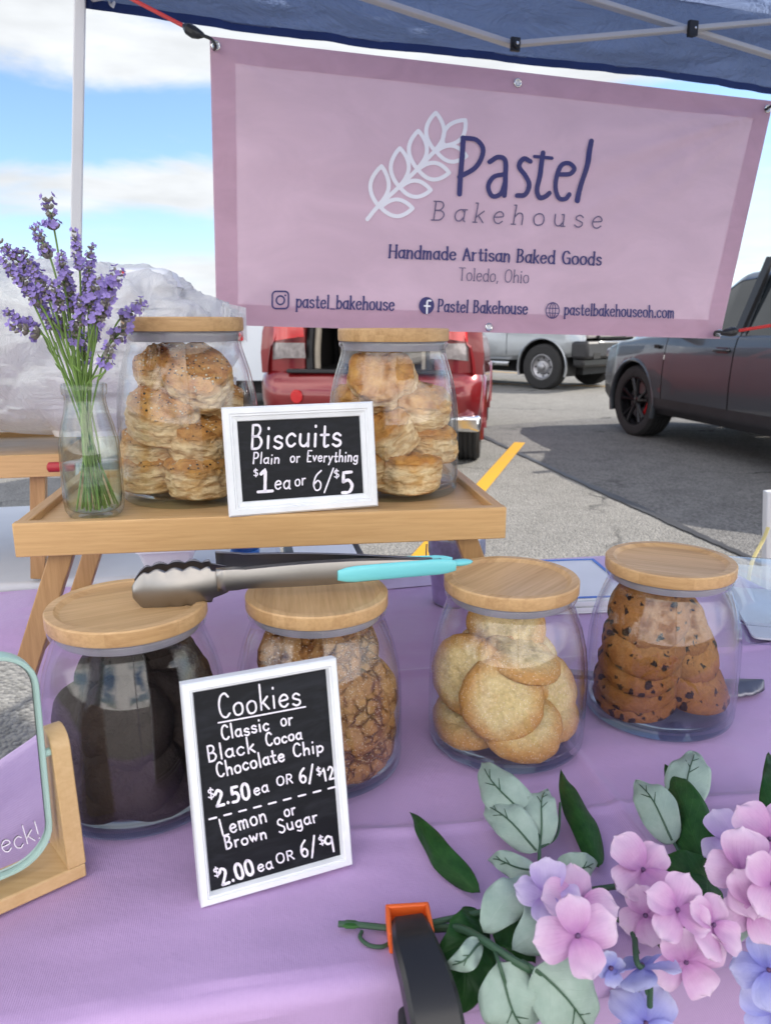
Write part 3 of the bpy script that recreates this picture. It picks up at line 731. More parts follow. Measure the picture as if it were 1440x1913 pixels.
# ------------------------------------------------------------------ banner
bTL, bTR = PY(392, 68, 1.75), PY(1443, 189, 2.12); bBL, bBR = PY(405, 607, 1.75), PY(1343, 633, 2.04)
bn = (bTR-bTL).cross(bBL-bTL).normalized()
if bn.y > 0: bn = -bn
def ban0(u, v):   # u right, v down
    return (bTL*(1-u)+bTR*u)*(1-v)+(bBL*(1-u)+bBR*u)*v
def ban_w(u, v):
    w = .010*math.sin(math.pi*u)*math.sin(math.pi*v)
    d = (u-.97)*1.0+(v-.06)*.55
    for k, (an, am) in enumerate(((.62, .024), (.95, .018), (.36, .013), (1.25, .012))):
        # tension folds fanning from the upper right corner
        x, y = 1-u, (v-.04)*.5; r = math.hypot(x, y); th = math.atan2(y, x)
        w += am*math.exp(-((th-an*.62)/.075)**2)*min(1, r/.12)*math.exp(-r/.55)
    w += .007*math.exp(-((v-.40+.10*u)/.06)**2)*math.exp(-((u-.10)/.22)**2)
    w += .0045*fbm(Vector((u*3, v*2, 5)), 3)
    for cu, cv in ((0, 0), (0, 1), (1, 1)):   # short pulls at the other grommets
        x, y = abs(u-cu), abs(v-cv)*.5; r = math.hypot(x, y); th = math.atan2(y, x)
        w += .009*math.exp(-((th-.75)/.16)**2)*min(1, r/.05)*math.exp(-r/.16)
    e = min(u, 1-u, v, 1-v); return w*min(1, e/.05)
def ban(u, v, off=0.0): return ban0(u, v)+bn*(ban_w(u, v)+off)
bano = thing('banner', 'lilac vinyl bakery banner with leaf logo hung below the canopy edge', 'banner', tuple(bBL))
mb = MB(); mb.grid(lambda u, v: ban(u, v), 110, 60)
obj('banner_sheet', mb, M['banner'], bano, smooth=80, world=True)
mb = MB(); HU, HV = .036, .080
for (u0, u1, v0, v1) in ((0, 1, 0, HV), (0, 1, 1-HV, 1), (0, HU, HV, 1-HV), (1-HU, 1, HV, 1-HV)):
    mb.grid(lambda a, b: ban(u0+(u1-u0)*a, v0+(v1-v0)*b, .0012), 90 if u1-u0 > .5 else 6, 50 if v1-v0 > .5 else 6)
obj('hem', mb, M['hem'], bano, smooth=80, world=True)
def ban_px(px, py, off=.0022):
    u, v = inv_surface(ban0, px, py); return ban(u, v, off)
ink = Ink(ban_px)
def leaf(b, tp, bl):
    b, tp = Vector(b), Vector(tp); d = tp-b; n_ = Vector((-d.y, d.x)); 
    for s in (1, -1):
        pts = [(b+d*t+n_*s*bl*math.sin(math.pi*t)**.85) for t in [k/14 for k in range(15)]]
        ink.ribbon(pts, 7.6)
for b, tp in (((703, 385), (709, 313)), ((742, 350), (744, 279)), ((775, 317), (779, 246)), ((808, 283), (812, 212))): leaf(b, tp, .235)
for b, tp in (((708, 389), (766, 391)), ((744, 352), (800, 357)), ((777, 319), (834, 325)), ((811, 285), (866, 294))): leaf(b, tp, .27)
leaf((824, 274), (866, 226), .26)
ink.ribbon([(p.x, p.y) for p in cat_rom([(683, 411, 0), (703, 387, 0), (742, 351, 0), (776, 318, 0), (809, 284, 0), (826, 272, 0)], 5)], 7.6)
obj('leaf_logo', ink.mb, M['white_ink'], bano, smooth=0, world=True)
ink = Ink(lambda x, y: ban_px(x, y, .0034))
def st(pts, w, smooth=True):
    ink.ribbon([(p.x, p.y) for p in cat_rom([(x, y, 0) for x, y in pts], 7)] if smooth else pts, w)
st([(861, 260), (852, 365)], 9.5, False); st([(860, 260), (885, 264), (897, 284), (884, 314), (853, 333)], 9)
st([(909, 305), (925, 296), (938, 303), (937, 335), (934, 368)], 9); st([(937, 328), (916, 333), (905, 351), (912, 369), (928, 364), (937, 340)], 8.5)
st([(984, 304), (972, 299), (963, 313), (974, 332), (980, 349), (973, 366), (958, 368)], 9)
st([(1008, 288), (1001, 326), (995, 356), (1001, 371), (1012, 369), (1019, 363)], 9); st([(992, 295), (1024, 298)], 6.5, False)
st([(1032, 329), (1055, 328), (1063, 318), (1054, 308), (1040, 312), (1031, 332), (1030, 353), (1038, 372), (1050, 373), (1057, 365)], 8.5)
st([(1098, 266), (1071, 377)], 9.5, False)
obj('brand_lettering', ink.mb, M['navy_ink'], bano, smooth=0, world=True); ink = Ink(lambda x, y: ban_px(x, y, .0034))
ink.text('Handmade Artisan Baked Goods', (723, 482), (1117, 496), 23.5, 3.7, .45, .085, gap=.12)
obj('slogan_lettering', ink.mb, M['navy_ink'], bano, smooth=0, world=True); ink = Ink(lambda x, y: ban_px(x, y, .0034))
ink.text('pastel_bakehouse', (552, 574), (734, 580), 24, 3.3, .42, .085, gap=.12)
obj('contact_lettering', ink.mb, M['navy_ink'], bano, smooth=0, world=True); ink = Ink(lambda x, y: ban_px(x, y, .0034))
ink.text('Pastel Bakehouse', (815, 582), (982, 587), 22.5, 3.3, .42, .085, gap=.12)
obj('contact_lettering', ink.mb, M['navy_ink'], bano, smooth=0, world=True); ink = Ink(lambda x, y: ban_px(x, y, .0034))
ink.text('pastelbakehouseoh.com', (1051, 588), (1255, 594), 21.5, 2.9, .42, .085, gap=.12)
obj('contact_lettering', ink.mb, M['navy_ink'], bano, smooth=0, world=True); ink = Ink(lambda x, y: ban_px(x, y, .0034))
# round photo-app, social and globe marks
def ring(cx, cy, rx, ry, w, n=28): ink.ribbon([(cx+rx*math.cos(2*math.pi*k/n), cy+ry*math.sin(2*math.pi*k/n)) for k in range(n+1)], w)
def rrect(cx, cy, hx, hy, r, w):
    pts = []
    for sx, sy, a0 in ((1, 1, 0), (-1, 1, 90), (-1, -1, 180), (1, -1, 270)):
        for k in range(6):
            a = R(a0+18*k); pts.append((cx+sx*(hx-r)+r*math.cos(a), cy+sy*(hy-r)+r*math.sin(a)))
    ink.ribbon(pts+[pts[0]], w)
def flush():
    global ink
    obj('contact_mark', ink.mb, M['navy_ink'], bano, smooth=0, world=True); ink = Ink(lambda x, y: ban_px(x, y, .0034))
rrect(523, 560.5, 15, 16, 7, 3); ring(523, 561, 7.5, 8, 3); ink.ribbon([(532, 552), (532.2, 552)], 3.6); flush()
ring(1029, 580, 12.5, 14.5, 1.7); ring(1029, 580, 5.5, 14.5, 1.5); ink.ribbon([(1017, 575.5), (1041, 576.5)], 1.4); ink.ribbon([(1017, 584.5), (1041, 585.5)], 1.4); ink.ribbon([(1029, 566), (1029, 594)], 1.4); flush()
n = 30; P = [ban_px(794+14.3*math.cos(2*math.pi*k/n), 571+16*math.sin(2*math.pi*k/n), .0034) for k in range(n)]
ink.mb.add(P+[ban_px(794, 571, .0034)], [(k, (k+1) % n, n) for k in range(n)])
obj('contact_mark', ink.mb, M['navy_ink'], bano, smooth=0, world=True)
ink = Ink(lambda x, y: ban_px(x, y, .0048)); 
ink.ribbon([(p.x, p.y) for p in cat_rom([(801, 562, 0), (796, 562, 0), (794.5, 567, 0), (794.5, 585, 0)], 5)], 3.6); ink.ribbon([(789.5, 571.5), (800, 572)], 3)
obj('social_mark', ink.mb, M['white_ink'], bano, smooth=0, world=True)
ink = Ink(lambda x, y: ban_px(x, y, .0034))
ink.text('Bakehouse', (801, 413), (1117, 428), 35, 2.3, 0, .1, gap=.42, slant=.10)
obj('brand_lettering', ink.mb, M['grey_ink'], bano, smooth=0, world=True); ink = Ink(lambda x, y: ban_px(x, y, .0034))
ink.text('Toledo, Ohio', (852, 524), (984, 529), 23, 1.8, .2, .06, gap=.1)
obj('town_lettering', ink.mb, M['grey_ink'], bano, smooth=0, world=True)
for px, py in ((403, 86), (965, 156), (1431, 204), (912, 611), (1341, 622)):
    q = ban_px(px, py, .003); rr_ = .0075; r3 = bn.to_track_quat('Z', 'Y')
    mb = MB(); ringp = [q+r3 @ Vector((rr_*math.cos(a), rr_*math.sin(a), 0)) for a in [2*math.pi*k/16 for k in range(17)]]
    mb.tube(ringp, .0024, 6, cap=False); n = 16
    mb.add([q+r3 @ Vector((.0055*math.cos(2*math.pi*k/n), .0055*math.sin(2*math.pi*k/n), .0004)) for k in range(n)], [tuple(range(n))], 1)
    obj('grommet', mb, [M['grommet'], M['white_plastic']], bano, world=True)
# bungee cords
def bungee(label, cord, neck, hook, r=.0042):
    o = thing('bungee_cord', label, 'bungee cord', tuple(hook[-1]))
    mb = MB(); mb.tube(cord, r, 10); obj('cord', mb, M['red_cord'], o, world=True)
    mb = MB(); mb.tube(neck, [.005, .0115, .012, .009, .005][:len(neck)] if len(neck) == 5 else [.008]*len(neck), 10)
    mb.tube(hook, .0034, 8); obj('hook', mb, M['black_plastic'], o, world=True)
Yb = 1.72
bungee('red bungee cord hooking the upper corner of the banner to the tent pole', [PY(170, -46, 1.95), PY(250, 0, 1.85), PY(346, 50, 1.76)],
       [PY(344, 48, 1.755), PY(352, 54, 1.75), PY(362, 60, 1.75), PY(372, 64, 1.745), PY(380, 66, 1.742)],
       cat_rom([PY(372, 64, 1.742), PY(384, 68, 1.735), PY(396, 74, 1.73), PY(403, 86, 1.73), PY(400, 93, 1.755)], 5))
bungee('red bungee cord stretched level from the lower corner of the banner', [PY(1370, 619, 2.02), PY(1440, 608, 1.97), PY(1560, 588, 1.9)],
       [PY(1378, 618, 2.015), PY(1372, 619, 2.015), PY(1364, 620, 2.015), PY(1355, 621, 2.015), PY(1346, 622, 2.015)],
       cat_rom([PY(1358, 621, 2.014), PY(1346, 620, 2.012), PY(1336, 620, 2.01), PY(1334, 626, 2.012), PY(1341, 627, 2.03)], 5))
o = thing('bungee_cord', 'black bungee hook pulling the upper corner grommet of the banner at the picture edge', 'bungee cord', tuple(PY(1431, 204, 2.10)))
mb = MB(); mb.tube([PY(1428, 206, 2.09), PY(1441, 197, 2.08), PY(1500, 160, 2.06)], .0034, 8); obj('hook', mb, M['black_plastic'], o, world=True)

# ------------------------------------------------------------------ bamboo bed trays
def tray(loc, yaw, label, z_rim=.978, splay=1, legs_at=None):
    w, d, hh = .574, .325, .040; zf = z_rim-.010-TZ   # local z measured from the table
    zr = z_rim-TZ
    o = thing('bed_tray', label, 'tray', loc, yaw, 'bamboo bed trays used as risers')
    mb = MB(); mb.box((w/2, d/2, zf-.004), (w-.028, d-.028, .008)); obj('tray_panel', mb, M['bamboo_x'], o)
    for c, s, m in (((w/2, .007, zr-hh/2), (w, .014, hh), 'bamboo_x'), ((w/2, d-.007, zr-hh/2), (w, .014, hh), 'bamboo_x'),
                    ((.007, d/2, zr-hh/2-.0006), (.014, d-.0285, hh-.001), 'bamboo_y'), ((w-.007, d/2, zr-hh/2-.0006), (.014, d-.0285, hh-.001), 'bamboo_y')):
        mb = MB(); mb.box(c, s); obj('rim', mb, M[m], o, bevel=.0015)
    zt = zr-hh-.001
    sp = .075*splay
    for sx, x in ((-1, .045), (1, w-.045)):
        xf = x+sx*sp
        for yy in (.030, d-.030):
            mb = MB(); mb.bar((x, yy, zt), (xf, yy, .004), .020, .026, up=(1, 0, 0)); obj('leg', mb, M['bamboo_z'], o, bevel=.0015)
        mb = MB(); mb.box((x+sx*sp*.8, d/2, .052), (.012, d-.085, .018)); obj('leg_rail', mb, M['bamboo_y'], o, bevel=.0012)
    return o
TF = tray((-.420, .836, TZ+.0015), R(8), 'bamboo bed tray on the lilac cloth carrying the biscuit jars, bottle and small sign')
TRF = .9685
TB = tray((-1.135, 1.225, TZ-.0035), R(11), 'bamboo bed tray at the back carrying the white plastic bags', splay=-.25)

# ------------------------------------------------------------------ lidded glass jars
def jar(loc, label, s=1.0, rotz=0, hz=1.0):
    o = thing('glass_jar', label, 'jar', loc, rotz, 'glass jars with bamboo lids')
    outer = [(.0, 0), (.079, 0), (.0835, .0012), (.0862, .0045), (.0872, .011), (.0875, .03), (.0872, .07), (.0862, .095), (.0835, .115), (.0785, .135), (.0730, .150), (.0695, .160), (.0683, .166), (.0690, .169), (.0712, .1705), (.0716, .173), (.0710, .175)]
    inner = [(.0672, .175), (.0655, .167), (.0660, .160), (.0700, .1485), (.0755, .1335), (.0805, .1135), (.0832, .094), (.0842, .07), (.0842, .03), (.0838, .014), (.079, .0092), (.06, .008), (0, .008)]
    mb = MB(); mb.lathe([(r*s, z*s*hz) for r, z in outer+inner], 72)
    fidx = []
    for k, f in enumerate(mb.f):
        zz = max(mb.v[i].z for i in f); mb.m[k] = 1 if zz < .0135*s*hz else 0
    obj('jar_body', mb, [M['glass'], M['base_glass']], o, smooth=60)
    mb = MB(); mb.lathe([(r*s, z*s*hz) for r, z in [(0, .1765), (.0718, .1765), (.0726, .178), (.0726, .189), (.0715, .1905), (.0640, .1905), (.0600, .1872), (.0585, .1868), (0, .1868)]], 72)
    lid = obj('lid', mb, M['bamboo_lid'], o, smooth=30)
    mb = MB(); mb.lathe([(r*s, z*s*hz) for r, z in [(.050, .1763), (.0700, .1763), (.0706, .1755), (.0662, .1754), (.0658, .170), (.0650, .166), (.0640, .166), (.0640, .1755), (.05, .1755)]], 64)
    obj('seal_ring', mb, M['seal'], lid)
    return o
JZ = TZ+.0022
JD, JS, JL, JC = (-.2455, .690), (-.070, .744), (.1362, .793), (.3310, .856)
jar((*JD, JZ), 'glass jar of black cocoa cookies, the darkest jar on the lilac cloth', 1.02, .5, 1.02)
jar((*JS, JZ), 'glass jar of brown sugar cookies half hidden behind the tall cookie sign', 1.0, 1.7)
jar((*JL, JZ), 'glass jar of pale lemon sugar cookies touched by the tongs hanger', 1.0, .9)
jar((*JC, JZ), 'glass jar of chocolate chip cookies beside the clear plastic box', 1.0, -.4)
JB1, JB2 = (-.264, 1.035), (.0107, 1.070)
jar((*JB1, TRF), 'glass jar of seeded biscuits on the tray beside the lavender bottle', 1.065, .2, 1.17)
jar((*JB2, TRF), 'glass jar of plain biscuits on the tray in front of the red car', 1.035, 1.1, 1.13)

# ------------------------------------------------------------------ cookies
def cookie_mesh(name, r, h, seed, mat, rough=1.0, crack=0):
    mb = MB(); nr, ns = 15, 56; vs = []; off = Vector((seed*7.3, seed*3.1, seed*1.7))
    def rim(a): return r*(1+.055*mn.noise(Vector((math.cos(a)*1.3, math.sin(a)*1.3, 0))+off)+.030*mn.noise(Vector((math.cos(a)*5, math.sin(a)*5, 3))+off))
    def top(rho, a):
        x, y = rho*rim(a)*math.cos(a), rho*rim(a)*math.sin(a)
        z = h*(1-rho**5)**.55*(.86+.14*(1-rho*rho)) if rho < 1 else 0
        q = Vector((x*70, y*70, 0))+off
        n = (fbm(q, 4)*.0014+fbm(q*2.6, 3)*.0007+mn.noise(Vector((x*38, y*38, 2))+off)*.0012)*rough*(1-rho**8)
        if crack:
            c = mn.noise(Vector((x*45, y*45, 5))+off); n -= crack*.0022*math.exp(-(c/.09)**2)*(1-rho**6)
        return Vector((x, y, z+n+.003))
    rings = []
    vs.append(top(0, 0))
    for i in range(1, nr+1):
        rho = (i/nr)**.75
        for j in range(ns): vs.append(top(min(rho, .9995), 2*math.pi*j/ns))
    for rho, z in ((.985, -.0005), (.93, -.003), (.6, -.0035)):
        for j in range(ns):
            a = 2*math.pi*j/ns; vs.append(Vector((rho*rim(a)*math.cos(a), rho*rim(a)*math.sin(a), z+.003)))
    fs = [(0, 1+j, 1+(j+1) % ns) for j in range(ns)]
    for i in range(nr+2):
        for j in range(ns):
            a, b = 1+i*ns+j, 1+i*ns+(j+1) % ns; fs.append((a, a+ns, b+ns, b))
    L = 1+(nr+2)*ns; fs.append(tuple(L+j for j in range(ns))[::-1])
    mb.add(vs, fs); mb2 = mb
    me = bpy.data.meshes.new(name); me.from_pydata([tuple(p) for p in mb.v], [], mb.f); me.materials.append(mat)
    me.polygons.foreach_set('use_smooth', [True]*len(me.polygons)); me.update()
    return me
def place(name, me, label, cat, group, c, nrm, spin, h):
    o = bpy.data.objects.new(name, me); COL.objects.link(o)
    n = Vector(nrm).normalized(); q = n.to_track_quat('Z', 'Y') @ Quaternion((0, 0, 1), spin)
    o.rotation_euler = q.to_euler(); o.location = Vector(c)-n*h*.5
    return tag(o, label, cat, group)
def jar_r(z):
    T = [(0, .078), (.016, .0832), (.03, .0842), (.07, .0842), (.094, .0832), (.1135, .0805), (.1335, .0755), (.1485, .0700), (.16, .066), (.18, .064)]
    for (a, ra), (b, rb) in zip(T, T[1:]):
        if z <= b: return ra+(rb-ra)*max(0, (z-a)/(b-a))
    return .064
def seat(c, n, r, h, axis, z0, js=1.0, jh=1.0):
    """slide a cookie's centre so that the whole of it stays inside its jar"""
    n = Vector(n).normalized(); c = Vector(c)
    for _ in range(6):
        vz = r*math.sqrt(max(0, 1-n.z*n.z))+h*.5*abs(n.z)
        c.z = min(max(c.z, z0+.0085*jh+vz), z0+.175*jh-vz)
        d = Vector((c.x-axis[0], c.y-axis[1], 0)); L = d.length
        if L > 1e-5:
            u = d/L; k = abs(n.dot(u)); ext = r*math.sqrt(max(0, 1-k*k))+h*.5*k
            lim = js*min(jar_r((c.z-z0)/jh), jar_r((c.z-z0+vz*.5)/jh))+.0026-ext
            if L > max(lim, 0): c = Vector((axis[0], axis[1], c.z))+u*max(lim, 0)
    return c
def fill(jc, kind, name, cat, grp, mat, items, r, h, rough=1, crack=0, z0=JZ, rin=.083):
    ms = [cookie_mesh(name+'_mesh', r, h, k+1+len(kind), mat, rough, crack) for k in range(5)]
    rg = random.Random(len(kind))
    for k, it in enumerate(items):
        px, py, Y, n, lab = it[:5]; sc = it[5] if len(it) > 5 else 1
        c = seat(PY(px, py, Y), n, r*sc, h*sc, jc, z0)
        o = place(name, ms[k % 5], lab, cat, grp, c, n, rg.uniform(0, 6.3), h)
        o.scale = (sc, sc, sc)
L_ = 'pale lemon sugar cookie'
fill(JL, 'lemon', 'lemon_cookie', 'cookie', 'lemon cookies in their jar', M['lemon'], [
    (938, 1309, .742, (.0, -.93, .36), L_+' facing out at the middle of its jar, the largest seen whole'),
    (856, 1262, .770, (-.58, -.74, .30), L_+' standing tilted against the left glass of its jar'),
    (975, 1226, .778, (.22, -.16, .95), L_+' lying flat on top of the big facing one'),
    (947, 1166, .815, (.02, -.74, .62), L_+' uppermost, right under the bamboo lid'),
    (1040, 1313, .788, (.50, -.76, .34), L_+' tucked behind the big one at the right glass'),
    (975, 1393, .748, (.06, -.50, .86), L_+' leaning at the jar bottom under the big facing one'),
    (852, 1338, .782, (-.2, -.35, .9), L_+' second from the bottom at the left glass'),
    (858, 1381, .776, (-.1, -.26, .95), L_+' lying on the jar floor at the left'),
    (1040, 1402, .790, (.2, -.4, .9), L_+' lying on the jar floor at the right, partly covered'),
    (1046, 1240, .815, (.78, -.40, .42), L_+' on edge high at the right glass'),
    (872, 1195, .835, (-.62, -.2, .72), L_+' browned and shadowed high at the left under the lid')], .0455, .0145, 1.5)
C_ = 'chocolate chip cookie'
fill(JC, 'choc', 'chocolate_chip_cookie', 'cookie', 'chocolate chip cookies in their jar', M['chip'], [
    (1192, 1136, .832, (-.10, -.86, .48), C_+' crowning the left stack, its face turned outward'),
    (1202, 1196, .838, (-.06, -.62, .78), C_+' second down in the left stack'),
    (1195, 1234, .838, (-.10, -.48, .87), C_+' third down in the left stack'),
    (1180, 1268, .838, (-.12, -.40, .9), C_+' fourth down in the left stack'),
    (1170, 1302, .835, (-.10, -.34, .93), C_+' second from the bottom of the left stack'),
    (1165, 1332, .832, (-.10, -.26, .96), C_+' lowest of the left stack'),
    (1306, 1152, .885, (.50, -.62, .60), C_+' topmost of the leaning right stack, pinkish in the glare'),
    (1312, 1208, .862, (.50, -.70, .50), C_+' second down in the leaning right stack'),
    (1300, 1258, .858, (.46, -.62, .64), C_+' middle of the leaning right stack'),
    (1288, 1302, .856, (.30, -.50, .82), C_+' second from the bottom of the right stack'),
    (1283, 1334, .856, (.12, -.32, .95), C_+' lowest of the right stack'),
    (1250, 1190, .905, (.1, -.9, .4), C_+' glimpsed in the gap between the two stacks')], .0475, .0160, 1.9)
S_ = 'brown sugar cookie'
fill(JS, 'snick', 'brown_sugar_cookie', 'cookie', 'brown sugar cookies in their jar', M['snick'], [
    (482, 1190, .760, (-.80, -.45, .25), S_+' on edge at the upper left of its jar'),
    (578, 1208, .722, (.0, -.80, .60), S_+' big and sugar dusted just above the tall sign', 1.12),
    (682, 1215, .758, (.58, -.68, .42), S_+' upright at the upper right of its jar'),
    (690, 1300, .722, (.52, -.76, .34), S_+' cracked, at mid height against the right glass'),
    (640, 1330, .700, (.12, -.88, .42), S_+' smooth faced, close behind the right frame of the tall sign'),
    (678, 1380, .715, (.35, -.66, .62), S_+' crinkled, third from the bottom at the right'),
    (672, 1440, .706, (.14, -.46, .88), S_+' lying at the jar bottom right of the tall sign'),
    (585, 1300, .720, (.0, -.85, .5), S_+' hidden behind the middle of the tall sign'),
    (520, 1330, .715, (-.45, -.75, .45), S_+' hidden behind the left of the tall sign'),
    (540, 1420, .710, (-.2, -.5, .85), S_+' lowest behind the tall sign'),
    (600, 1450, .700, (0, -.4, .9), S_+' on the jar floor behind the tall sign')], .0475, .0155, 1.7, 1)
D_ = 'black cocoa cookie'
dk = []
pos = [('upper left', 208, 1268, .690, (-.35, -.80, .48)), ('upper middle', 292, 1256, .690, (.05, -.85, .50)), ('upper right', 368, 1280, .700, (.50, -.72, .46)),
       ('left at mid height', 150, 1362, .665, (-.55, -.78, .25)), ('middle', 232, 1356, .640, (-.08, -.95, .28)), ('right at mid height', 318, 1360, .642, (.18, -.93, .30)),
       ('far right at mid height', 378, 1372, .672, (.6, -.75, .25)), ('lower left', 168, 1452, .648, (-.40, -.85, .32)), ('lower middle', 246, 1450, .632, (0, -.94, .3)),
       ('lower right', 326, 1452, .645, (.3, -.9, .3)), ('bottom left', 205, 1510, .650, (-.1, -.4, .9)), ('bottom right', 305, 1510, .650, (.1, -.4, .9)),
       ('left edge below the shoulder', 160, 1300, .695, (-.7, -.6, .3))]
for w_, px, py, Y, n in pos: dk.append((px, py, Y, n, D_+' at the '+w_+' of its jar'))
fill(JD, 'dark', 'black_cocoa_cookie', 'cookie', 'black cocoa cookies in their jar', M['cocoa'], dk, .0470, .0160, 2.0)

# ------------------------------------------------------------------ biscuits
def biscuit_mesh(seed, mat):
    rg = random.Random(seed); r, h = .0405, .047; ns = 96; off = Vector((seed*5.1, seed*2.3, 0)); vs = []
    prof = [(0.0, 0), (.5, 0), (.93, .0005)]+[(1.0, .003+k*(h-.010)/44) for k in range(45)]+[(.985, h-.0045), (.93, h-.0012), (.80, h+.001), (.6, h+.0018), (.35, h+.002), (.15, h+.002)]
    mb = MB(); lean = Vector((rg.uniform(-.10, .10), rg.uniform(-.10, .10), 0))
    idx = []
    for i, (rho, z) in enumerate(prof):
        row = []
        for j in range(ns):
            a = 2*math.pi*j/ns; c, s = math.cos(a), math.sin(a)
            side = 1 if .002 < z < h-.004 else .35
            n = .075*mn.noise(Vector((c*1.1, s*1.1, z*16))+off)+side*(.085*mn.noise(Vector((c*1.8, s*1.8, z*62))+off)+.055*mn.noise(Vector((c*4.5, s*4.5, z*150))+off))
            crk = mn.noise(Vector((c*2.8, s*2.8, z*52))+off); n -= side*.075*math.exp(-(crk/.07)**2)*(1 if .006 < z < h-.008 else 0)
            # belly out in the flaky middle
            bel = .05*math.sin(math.pi*min(1, max(0, z/h)))
            rr = r*rho*(1+(n+bel)*(1 if rho > .5 else .4))
            zz = z+.0022*mn.noise(Vector((c*rho*2.2, s*rho*2.2, z*40))+off)*(1 if z > .004 else .2)+(.0060*fbm(Vector((c*rho*2.4, s*rho*2.4, 9))+off, 4) if z > h-.006 else 0)
            row.append(len(vs)); vs.append(Vector((rr*c, rr*s, zz))+lean*z)
        idx.append(row)
    fs = []
    for A, B in zip(idx, idx[1:]):
        for j in range(ns): fs.append((A[j], A[(j+1) % ns], B[(j+1) % ns], B[j]))
    fs.append(tuple(idx[-1]))
    me = bpy.data.meshes.new('biscuit_mesh'); me.from_pydata([tuple(p) for p in vs], [], fs); me.materials.append(mat)
    me.polygons.foreach_set('use_smooth', [True]*len(me.polygons)); me.update(); return me
def biscuits(items, mat, seed0, grp, axis):
    for k, (px, py, Y, n, lab, sc) in enumerate(items):
        o = place('biscuit', biscuit_mesh(seed0+k, mat), lab, 'biscuit', grp, seat(PY(px, py, Y+axis[2]), n, .0385*sc, .044*sc, axis, TRF, 1.05, 1.17), n, k*1.9, .047*sc)
        o.scale = (sc*.98, sc*.98, sc*1.0)
E_ = 'seeded everything biscuit'
biscuits([(279, 676, .955, (-.22, -.30, .92), E_+' at the upper left of its jar, its side ragged', 1.0),
          (374, 698, .925, (.12, -.62, .78), E_+' tilted outward at the top right, its seeded crust showing', 1.08),
          (408, 745, .985, (.3, .1, .95), E_+' partly hidden under the tilted top one', 1.0),
          (300, 778, .908, (.16, -.30, .94), E_+' wide and slumped in the middle left of its jar', 1.12),
          (276, 832, .928, (-.06, -.08, 1), E_+' second from the bottom in the left stack', .98),
          (372, 824, .912, (.08, -.20, .97), E_+' third up in the right stack beside the small sign', 1.02),
          (281, 880, .925, (.0, -.04, 1), E_+' lowest of the left stack, nearest the bottle', 1.0),
          (378, 892, .905, (.0, -.06, 1), E_+' glossy brown, lowest of the right stack beside the small sign', 1.06),
          (340, 880, 1.0, (0, 0, 1), E_+' at the back of the jar floor', 1.0)], M['biscuit_seed'], 11, 'seeded biscuits in their jar', (*JB1, .09))
B_ = 'plain biscuit'
biscuits([(708, 702, .975, (-.05, -.70, .70), B_+' at the top of its jar, its smooth brown crust facing out', 1.10),
          (650, 742, 1.02, (-.4, -.2, .9), B_+' half hidden at the left behind the top one', 1.0),
          (722, 815, .965, (-.55, -.25, .80), B_+' tipped on its side just right of the small sign', 1.05),
          (796, 764, .985, (.12, -.28, .95), B_+' flaky, at the upper right against the glass', 1.04),
          (797, 826, .995, (.05, -.05, 1), B_+' in the middle of the right stack', 1.0),
          (765, 882, .962, (.0, -.03, 1), B_+' lowest, standing on the jar floor at the right', 1.10),
          (680, 872, .970, (0, -.05, 1), B_+' behind the small sign on the jar floor', 1.0),
          (665, 812, .985, (-.1, 0, 1), B_+' behind the upper corner of the small sign', 1.0)], M['biscuit'], 31, 'plain biscuits in their jar', (*JB2, .055))

